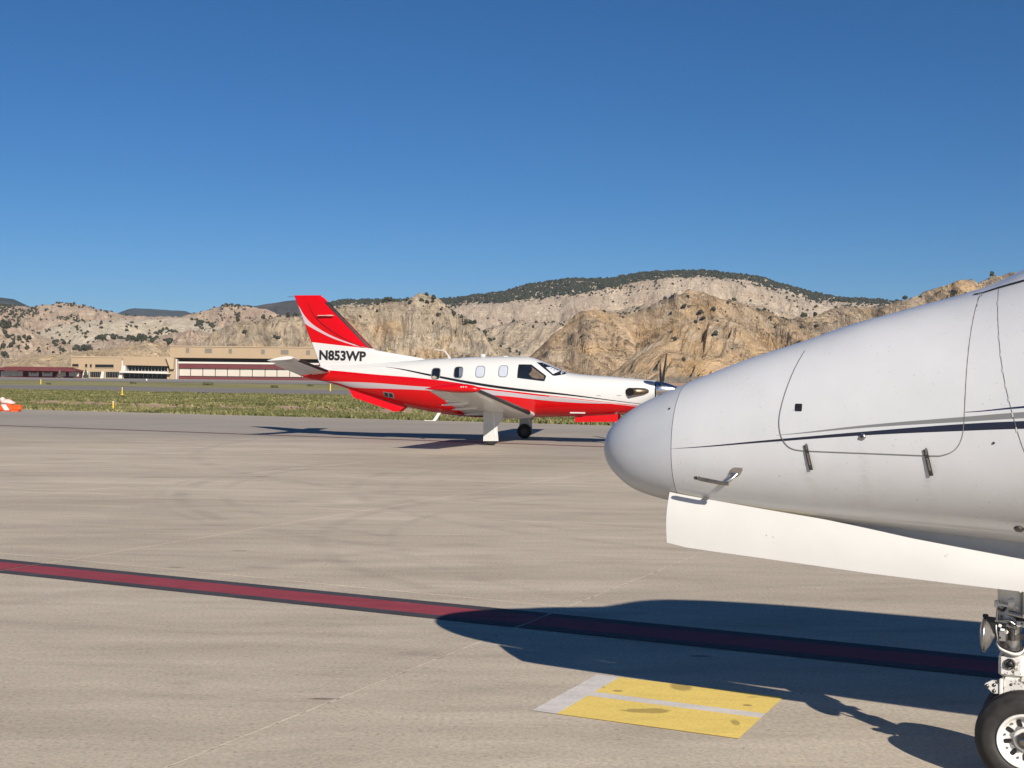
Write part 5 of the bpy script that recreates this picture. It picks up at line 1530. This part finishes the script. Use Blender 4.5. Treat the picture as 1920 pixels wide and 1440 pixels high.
for a in (35, 125, 215, 305):
    a = rad(a)     # from straight up towards the far side
    er = Vector((0, math.sin(a), math.cos(a))); et = Vector((0, math.cos(a), -math.sin(a))); ex = Vector((1, 0, 0))
    m = MB(); V = []
    secs = [(.16, .05, 60, .045), (.24, .07, 42, .035), (.35, .115, 26, .022), (.55, .15, 16, .015), (.80, .155, 10, .011), (1.0, .135, 7, .008), (1.10, .10, 6, .006), (1.15, .04, 5, .004)]
    for r, ch, pt_, thk in secs:
        p_ = rad(pt_); cd_ = et * math.cos(p_) + ex * math.sin(p_); nd = ex * math.cos(p_) - et * math.sin(p_)
        ctr = Vector((4.02 + .05 * (r - .16), 0, pz)) + er * r
        V += [ctr + cd_ * ch / 2, ctr + nd * thk / 2 + cd_ * ch * .15, ctr - cd_ * ch / 2, ctr - nd * thk / 2 + cd_ * ch * .15]
    m.add(V, [(k * 4 + i, k * 4 + (i + 1) % 4, k * 4 + 4 + (i + 1) % 4, k * 4 + 4 + i) for k in range(len(secs) - 1) for i in range(4)] + [tuple(range(len(V) - 4, len(V)))], True)
    b = m.build('blade', M['black'], prop)
    m = MB(); c = Vector((4.01, 0, pz)) + er * .17; m.cyl(c, c + er * .06, .042, .036, 14); m.build('blade_root', M['dark_steel'], b)
# chin air inlet
m = MB(); m.lathe((3.80, 0, 1.13), (1, 0, -.05), [(-.3, .15), (0, .135), (.06, .125), (.075, .11), (.06, .095), (.0, .09)], 28); m.build('air_inlet', M['white_air'], tp)
m = MB(); m.lathe((3.82, 0, 1.13), (1, 0, -.05), [(0, 0), (0, .095)], 28); m.build('inlet_mouth', M['exh_dark'], tp)
for sgn in (-1, 1):
    ex = empty('exhaust', (0, 0, 0)); ex.parent = tp
    m = MB(); V = []
    pth = [((3.68, .270, 1.378), .060), ((3.62, .335, 1.378), .080), ((3.52, .385, 1.374), .088), ((3.42, .425, 1.370), .094), ((3.34, .455, 1.364), .099), ((3.26, .480, 1.36), .104)]
    tube = []; n = 20
    for i, (c, r) in enumerate(pth):
        c = Vector((c[0], sgn * c[1], c[2]))
        t = Vector((-1, sgn * .42, -.03)).normalized() if i else Vector((-.6, sgn * .8, 0)).normalized()
        if i >= len(pth) - 1: t = Vector((-.5, sgn * .86, 0)).normalized()
        up_ = Vector((0, 0, 1)); sd_ = t.cross(up_).normalized(); up_ = sd_.cross(t)
        for j in range(n):
            a = 2 * math.pi * j / n; V.append(c + (sd_ * math.cos(a) * r * (1.35 if i == len(pth) - 1 else 1)) + up_ * math.sin(a) * r)
    F = [(k * n + j, k * n + (j + 1) % n, (k + 1) * n + (j + 1) % n, (k + 1) * n + j) for k in range(len(pth) - 1) for j in range(n)]
    m.add(V, F, True); m.build('exhaust_stack', M['exh_metal'], ex)
    m = MB(); m.add([Vector(v) * 1 for v in V[-n:]], [tuple(range(n))]); o = m.build('exhaust_mouth', M['exh_dark'], ex, fix=False)
    T.patch(smooth_poly([(3.16, 1.30), (3.14, 1.40), (3.22, 1.46), (3.45, 1.46), (3.66, 1.44), (3.72, 1.38), (3.62, 1.31), (3.40, 1.285)], 3), sgn, .004, 'exhaust_surround', M['white_air'], ex, .05)

# antennas and belly fittings
m = MB(); m.prism([(-1.645, 2.17), (-1.70, 2.28), (-1.79, 2.392), (-2.05, 2.405), (-2.05, 2.418), (-1.80, 2.418), (-1.745, 2.38), (-1.60, 2.20), (-1.565, 2.17)], -.02, .02); m.build('blade_antenna', M['white_air'], tp)
m = MB(); m.box((-.71, 0, 2.265), (.12, .12, .09), None, .02); m.build('roof_antenna', M['white_air'], tp)
m = MB(); m.box((-.09, 0, 2.248), (.12, .12, .03), None, .01); m.build('roof_antenna', M['white_air'], tp)
m = MB(); m.cyl((-3.25, 0, 2.25), (-3.40, 0, 2.43), .008); m.build('whip_antenna', M['yellow_marker'], tp)
m = MB(); m.prism([(-1.77, .74), (-1.86, .74), (-2.00, .525), (-1.93, .518), (-1.88, .56)], -.315, -.29); m.box((-2.10, -.30, .530), (.26, .025, .018), None, .005); m.build('belly_mast', M['gear_grey'], tp)
m = MB(); m.prism([(-1.43, .70), (-1.28, .70), (-1.30, .63), (-1.40, .63)], -.02, .02); m.build('belly_antenna', M['gear_grey'], tp)
# ================================================================== BUILDINGS FAR ACROSS THE AIRFIELD
BY = 555.0
PXM = BY / F_PX
tan_wall = plain('tan_stucco', (.365, .275, .18), .85, var=.04, scale=.3)
tan_light = plain('light_tan_stucco', (.415, .325, .22), .85, var=.04, scale=.3)
maroon = plain('maroon_metal', (.115, .022, .027), .6, var=.12, scale=.4)
cream = plain('cream_door_panel', (.50, .465, .40), .6, var=.03, scale=.3)
dark_grey = plain('grey_soffit', (.16, .15, .14), .8, var=.1)  # one dark grey for bay back, mullions and louvre blades
louvre = plain('louvre_grey', (.22, .19, .14), .7, var=.15, scale=2)
bglass = plain('building_glass', (.015, .016, .018), .12, var=.3, scale=.5)
trimw = plain('white_trim', (.56, .53, .49), .6, var=.05)
greyw = plain('grey_white_block', (.55, .54, .50), .8, var=.1, scale=.5)
def uX(u): return (u - 960) * PXM
def vZ(u, v): return at(u, v, BY).z
def bbox_part(name, u0, u1, v0, v1, y0, y1, mat, parent, base=None):
    """box from photo columns u0..u1 at the facade; v rows give heights at column middle"""
    um = (u0 + u1) / 2
    z1 = vZ(um, v0); z0 = vZ(um, v1) if base is None else base
    m = MB(); m.box(((uX(u0) + uX(u1)) / 2, BY + (y0 + y1) / 2, (z0 + z1) / 2), (abs(uX(u1) - uX(u0)), abs(y1 - y0), abs(z1 - z0)))
    return m.build(name, mat, parent)

hg = empty('aircraft_hangar', (0, 0, 0), 'long tan hangar with maroon fascia and a row of cream sliding doors', 'hangar')
# walls: upper wall over a recessed door bay
bbox_part('upper_wall', 318, 612, 650.6, 672.0, 0, 45, tan_wall, hg)
bbox_part('pier', 318, 328.5, 672.0, 712, 0, 40, tan_wall, hg, -.1)
bbox_part('pier', 600, 612, 672.0, 712, 0, 40, tan_wall, hg, -.1)
bbox_part('back_bay', 329, 600, 672.0, 712, 6.0, 44, dark_grey, hg, -.1)
bbox_part('parapet', 317.5, 612.5, 649.6, 651.2, -.4, 45.4, tan_light, hg)
bbox_part('white_band', 329.5, 600, 679.2, 682.6, 2.6, 5.9, trimw, hg)
bbox_part('maroon_fascia', 330, 600, 682.7, 691.4, 3.0, 5.9, maroon, hg)
bbox_part('kick_panel', 330, 600, 707.3, 712, 3.2, 5.9, maroon, hg, -.05)
bbox_part('door_jamb', 329.0, 331.2, 673, 712, .2, 5, trimw, hg, -.1)
du = [331.5, 353, 376, 399.5, 422.5, 446, 469.5, 493.5, 516, 540, 562, 585, 599]
for i in range(len(du) - 1):
    bbox_part('sliding_door', du[i] + .7, du[i + 1] - .7, 688.8 + .0102 * (du[i] - 330) + .4, 704.5 + .0102 * (du[i] - 330), 3.9, 4.1, cream, hg)
bbox_part('door_gaps', 330, 600, 689.5, 708, 4.3, 4.5, plain('dark_door_gap', (.05, .03, .03), .9), hg)
for u0, u1, v0, v1 in ((348, 354.5, 652.2, 661.5), (383.5, 397, 653.2, 662), (428, 434.5, 653.8, 662.6), (489, 496, 655, 664), (526, 540.5, 655.8, 664.6), (573.5, 581, 656.5, 665.5)):
    l_ = bbox_part('vent', u0, u1, v0, v1, -.12, .1, louvre, hg)
    for j in range(4):
        bbox_part('louvre_blade', u0 + .5, u1 - .5, v0 + 1 + j * 2, v0 + 1.7 + j * 2, -.2, -.13, dark_grey, l_)

tm = empty('terminal_building', (0, 0, 0), 'low tan two-storey building with dark strip windows and a white balcony, left of the hangar', 'building')
bbox_part('west_wing', 130, 229, 669.5, 709, 2, 26, tan_wall, tm, -.1)
bbox_part('west_parapet', 129.5, 230, 668.2, 670.2, 1.7, 26, tan_light, tm)
bbox_part('east_wing', 229, 318, 668.5, 709, 5, 26, tan_light, tm, -.1)
m = MB(); P_ = [(uX(229.5), vZ(229, 668)), (uX(320), vZ(320, 669.5)), (uX(320), vZ(320, 686.5)), (uX(231), vZ(231, 684.5))]
m.prism(P_, BY - .2, BY + 5); m.build('overhang', tan_wall, tm)
m = MB(); m.prism([(uX(312.5), vZ(312, 670)), (uX(328), vZ(328, 671)), (uX(327), vZ(327, 692)), (uX(321), vZ(321, 692))], BY - 2, BY + 4); m.build('angled_fin', tan_light, tm)
for u0, u1, v0, v1 in ((132.5, 144, 682.3, 687.2), (156.5, 160.5, 682.5, 688), (165.5, 169, 683, 688), (175.5, 210, 683.3, 689)):
    f = bbox_part('window', u0, u1, v0, v1, 1.86, 2.1, bglass, tm)
    bbox_part('sill', u0 - .3, u1 + .3, v1, v1 + .7, 1.6, 2.0, tan_light, f)
for u0, u1, v0, v1 in ((166.5, 186.5, 697, 706.8), (196, 220.5, 697.2, 707.4)):
    f = bbox_part('glazed_entrance', u0, u1, v0, v1, 1.7, 2.1, bglass, tm)
    for j in range(5):
        uu_ = u0 + (u1 - u0) * (j + .5) / 5; bbox_part('mullion', uu_ - .25, uu_ + .25, v0, v1, 1.6, 1.7, dark_grey, f)
for u0, u1 in ((153, 165), (187, 195), (221, 229.5)):
    m = MB(); m.prism([(uX(u0 + 2.5), vZ(u0, 696.5)), (uX(u1), vZ(u1, 696.5)), (uX(u1 - 2), -.1), (uX(u0), -.1)], BY + .4, BY + 2); m.build('stone_pier', greyw, tm)
sg = bbox_part('upper_glazing', 235.5, 312, 685.2, 696.0, 3.2, 5.1, bglass, tm)
for j in range(13):
    uu_ = 237 + j * 6.2; bbox_part('mullion', uu_ - .22, uu_ + .22, 688.5, 696, 3.0, 3.2, greyw, sg)
m = MB(); m.prism([(uX(228), vZ(228, 675)), (uX(235), vZ(235, 683)), (uX(235), vZ(235, 695)), (uX(226.5), vZ(226, 695))], BY, BY + 5); m.build('slanted_wall', greyw, tm)
m = MB(); m.prism([(uX(226), vZ(226, 695.2)), (uX(313), vZ(313, 696.6)), (uX(321), vZ(321, 701.2)), (uX(226), vZ(226, 698.8))], BY - 1.5, BY + 5); m.build('balcony', trimw, tm)
lg2 = bbox_part('ground_glazing', 227, 311, 699.8, 708.2, 3.6, 5.1, bglass, tm)
for j in range(10):
    uu_ = 230 + j * 8.6; bbox_part('mullion', uu_ - .22, uu_ + .22, 700, 708, 3.4, 3.6, greyw, lg2)
bbox_part('corner_pier', 312, 318, 690, 709, 1, 20, tan_light, tm, -.1)

rd = empty('maroon_hangar_row', (0, 0, 0), 'low maroon shed row with white doors at the far left of the field', 'building')
m = MB(); m.prism([(uX(1), vZ(1, 690.8)), (uX(12), vZ(12, 689.8)), (uX(27), vZ(27, 687.4)), (uX(132), vZ(132, 688.8)), (uX(154), vZ(154, 694.6)), (uX(154), vZ(154, 697)), (uX(1), vZ(1, 694))], BY - 8, BY + 10); m.build('roof', maroon, rd)
bbox_part('wall', 1, 152, 694, 709, -3, 9.5, maroon, rd, -.1)
for u0, u1, v0 in ((7, 13, 696), (13.5, 37.5, 690.5), (38, 48, 696), (59, 77.5, 697.5), (84, 103, 697.5), (118, 128, 697.5), (134, 152, 697.8)):
    f = bbox_part('roller_door', u0, u1, v0, 705.6, -3.3, -2.9, greyw if u0 == 13.5 else trimw, rd)
    if u0 in (59, 84): 
        for j in range(3): bbox_part('door_window', u0 + 4 + j * 4, u0 + 6.6 + j * 4, v0 + .3, v0 + 2.8, -3.4, -3.3, maroon, f)
# rest of the row carries on to the left of the frame
bbox_part('wall_end', -60, 1, 694.5, 709, -1, 8, maroon, rd, -.1)

# ---- conifers and pole in front of the buildings
con_leaf = plain('spruce_needles', (.055, .075, .055), .9, var=.35, scale=1.5)
def conifer(u, vtop, wpx, label, bare=False):
    Y = BY - 16; k = Y / BY
    x = (u - 960) / F_PX * Y; zt = at(u, vtop, Y).z
    t = empty('young_conifer', (x, Y, -.05), label, 'tree', 'young trees in front of the far buildings')
    q = random.Random(int(u)); wd_ = wpx / F_PX * Y / 2 * 1.35
    m = MB(); m.cyl((0, 0, 0), (0, 0, zt * .9), .09, .02, 6, False); m.build('trunk', M['bark'], t)
    m = MB(); n = 9
    for i in range(n):
        z0 = .3 + (zt - .3) * i / n; r_ = wd_ * (1 - i / n) ** .9 * (.75 + .25 * q.random())
        for j in range(9):
            a = 6.283 * j / 9 + q.random(); rr3 = r_ * q.uniform(.7, 1.15)
            c = Vector((math.cos(a) * rr3, math.sin(a) * rr3, z0)); tpp = Vector((0, 0, z0 + (zt - .3) / n * 1.9)); s1 = Vector((-math.sin(a), math.cos(a), 0)) * rr3 * .38
            m.add([tpp, c + s1 - Vector((0, 0, .15)), c - s1 - Vector((0, 0, .15))], [(0, 1, 2)])
    m.build('crown', con_leaf if not bare else plain('sparse_twigs', (.16, .13, .10), .9, var=.3, scale=2), t)
conifer(160.5, 691.5, 11, 'largest dark conifer, beside the right end of the maroon shed row')
conifer(140.5, 698, 6, 'small dark conifer in front of the last white door of the maroon sheds')
conifer(112, 693, 15, 'thin leafless-looking tree in front of the middle of the maroon sheds', True)
conifer(18.5, 699, 4, 'tiny shrub-like tree before the pale block of the maroon sheds')
lp = empty('light_pole', ((90.5 - 960) / F_PX * 575, 575, 0), 'thin light pole rising behind the maroon shed roof', 'street lamp')
m = MB(); m.cyl((0, 0, 0), (0, 0, 7.6), .09, .06, 8); m.build('pole', M['dark_steel'], lp)
m = MB(); m.box((0, 0, 7.65), (1.0, .35, .22), None, .05); m.build('lamp_head', M['dark_steel'], lp)

# ---- low wall and wire fence at the foot of the cliff
fw = empty('perimeter_fence', (0, 0, 0), 'low brown wall topped by a wire fence at the cliff foot behind the spinner', 'fence')
FY = 420.0
fx0, fx1 = (1090 - 960) / F_PX * FY, (1700 - 960) / F_PX * FY
m = MB(); m.box(((fx0 + fx1) / 2, FY, .35), (fx1 - fx0, .4, .9)); m.build('low_wall', plain('rust_brown_wall', (.24, .15, .11), .85, var=.15, scale=.5), fw)
n = 30
for i in range(n + 1):
    m = MB(); x = fx0 + (fx1 - fx0) * i / n; m.cyl((x, FY, .8), (x, FY, 3.0), .06, n=6); m.build('fence_post', M['dark_steel'], fw)
m = MB()
for z in (1.3, 1.8, 2.3, 2.9): m.box(((fx0 + fx1) / 2, FY, z), (fx1 - fx0, .03, .045))
m.build('fence_wire', M['steel'], fw)

# ---- marker posts on the infield
def marker(a, b, h, label, r=.05, base=True):
    r *= .8
    t = empty('marker_post', AB(a, b, -.05), label, 'marker', 'yellow marker posts on the infield')
    m = MB(); m.cyl((0, 0, 0), (0, 0, h), r, r * .9, 12); m.build('post', M['yellow_marker'], t)
    if base: m = MB(); m.cyl((0, 0, 0), (0, 0, .10), r * 4.5, r * 4.0, 16); m.build('base_plate', M['yellow_marker'], t)
    m = MB(); m.cyl((0, 0, h), (0, 0, h + .04), r * 1.05, r * .6, 12); m.build('cap', M['white_plastic'], t)
marker(74.7, 80.4, .62, 'taller yellow marker post with a round base on the grass this side of the taxiway')
marker(43.2, 45.9, .40, 'short yellow stake at the apron edge, nearest of the markers', .045, False)
marker(160.3, 153.7, .75, 'tiny yellow marker beyond the taxiway at the far left', .09, False)
marker(84.3, 125.3, .85, 'yellow marker under the turboprop tail beyond the grass', .09, False)
P_ = at(275, 712, 330)
t = empty('runway_sign', (P_.x, 330, 0), 'small pale marker standing at the runway edge in front of the terminal', 'marker')
m = MB(); m.box((0, 0, .40), (.3, .12, .5), None, .02); m.build('face', M['white_plastic'], t)
m = MB(); m.cyl((0, 0, -.05), (0, 0, .2), .06, n=8); m.build('foot', M['dark_steel'], t)

# ---- bushes scattered by the taxiway
q = random.Random(4)
bush_m = plain('dark_weed_bush', (.065, .07, .03), .9, var=.4, scale=2)
for u, Y, s in ((388, 225, .8), (515, 190, .5), (1005, 66, .22), (582, 228, .45), (250, 240, .5), (90, 205, .4)):
    t = MB()
    for i in range(7): t.blob((q.uniform(-1, 1) * s * .9, q.uniform(-.4, .4) * s, .22 * s), (.5 * s, .4 * s, .4 * s), 7, 4, .35, q)
    o = t.build('low_bush', bush_m, fix=False); o.location = ((u - 960) / F_PX * Y, Y, 0)
    lab = {388: 'dark low bush at the taxiway edge in front of the hangar doors', 515: 'small dark bush by the taxiway under the turboprop tailplane', 1005: 'little green bush seen under the turboprop belly behind its wheel',
           582: 'dark bush left of the turboprop tail cone beyond the taxiway', 250: 'dark flat bush beyond the taxiway in front of the terminal balcony', 90: 'dark bush beyond the taxiway in front of the maroon sheds'}[u]
    tag(o, lab, 'bush')

# ---- pale stones seen under the belly
for u, Y, s, nm, lab in ((1033, 56, .10, 'pale_stone', 'small white stone in the grass under the turboprop belly'), (965, 50.5, .17, 'pale_stone', 'grey flat rock in the grass just left of the far main wheel')):
    m = MB(); m.blob((0, 0, 0), (s * (1 if s < .15 else 2.2), s, s * .8), 9, 6, .18, q)
    if s > .15: m.blob((.25, .05, .03), (.2, .15, .14), 8, 5, .2, q); m.blob((-.33, 0, .0), (.18, .15, .12), 8, 5, .2, q)
    o = m.build(nm, M['white_plastic'] if s < .15 else plain('grey_rock', (.36, .31, .28), .9, var=.3, scale=6), fix=False); o.location = ((u - 960) / F_PX * Y, Y, .06); tag(o, lab, 'stone')

# ---- low orange and white barricade at the left edge, sandbag on top
bc = empty('barricade', (-21.82, 55.3, 0), 'low orange and white striped barricade at the left edge of the apron', 'barricade', rotz=rad(-8))
# runs left from its right end
L_ = .60
for i in range(5):
    x1 = .0 - i * L_
    mt = M['orange_plastic']
    m = MB(); m.box((x1 - L_ / 2, 0, .155), (L_ - .02, .32, .31), None, .07); sgm = m.build('segment', mt, bc)
    m = MB(); m.prism([(x1 - L_ * .80, .300), (x1 - L_ * .42, .300), (x1 - L_ * .15, .055), (x1 - L_ * .53, .055)], -.1635, -.159); m.build('white_stripe', M['white_plastic'], sgm)
m = MB(); m.box((.18, 0, .17), (.40, .26, .24), None, .09); m.box((.12, 0, .04), (.3, .34, .08), None, .02); m.build('end_block', M['orange_plastic'], bc)
m = MB(); q = random.Random(2)
m.blob((0, 0, .10), (.30, .17, .12), 12, 8, .10, q); m.blob((-.22, .0, .19), (.12, .11, .12), 10, 6, .15, q); m.blob((.22, 0, .05), (.18, .15, .07), 10, 6, .12, q)
o = m.build('sandbag', M['sandbag'], fix=False); o.location = (-22.12, 55.35, .315); o.rotation_euler = (0, 0, rad(-8))
for p in o.data.polygons: p.use_smooth = True
tag(o, 'pale pinkish sandbag slumped on top of the striped barricade', 'sandbag')
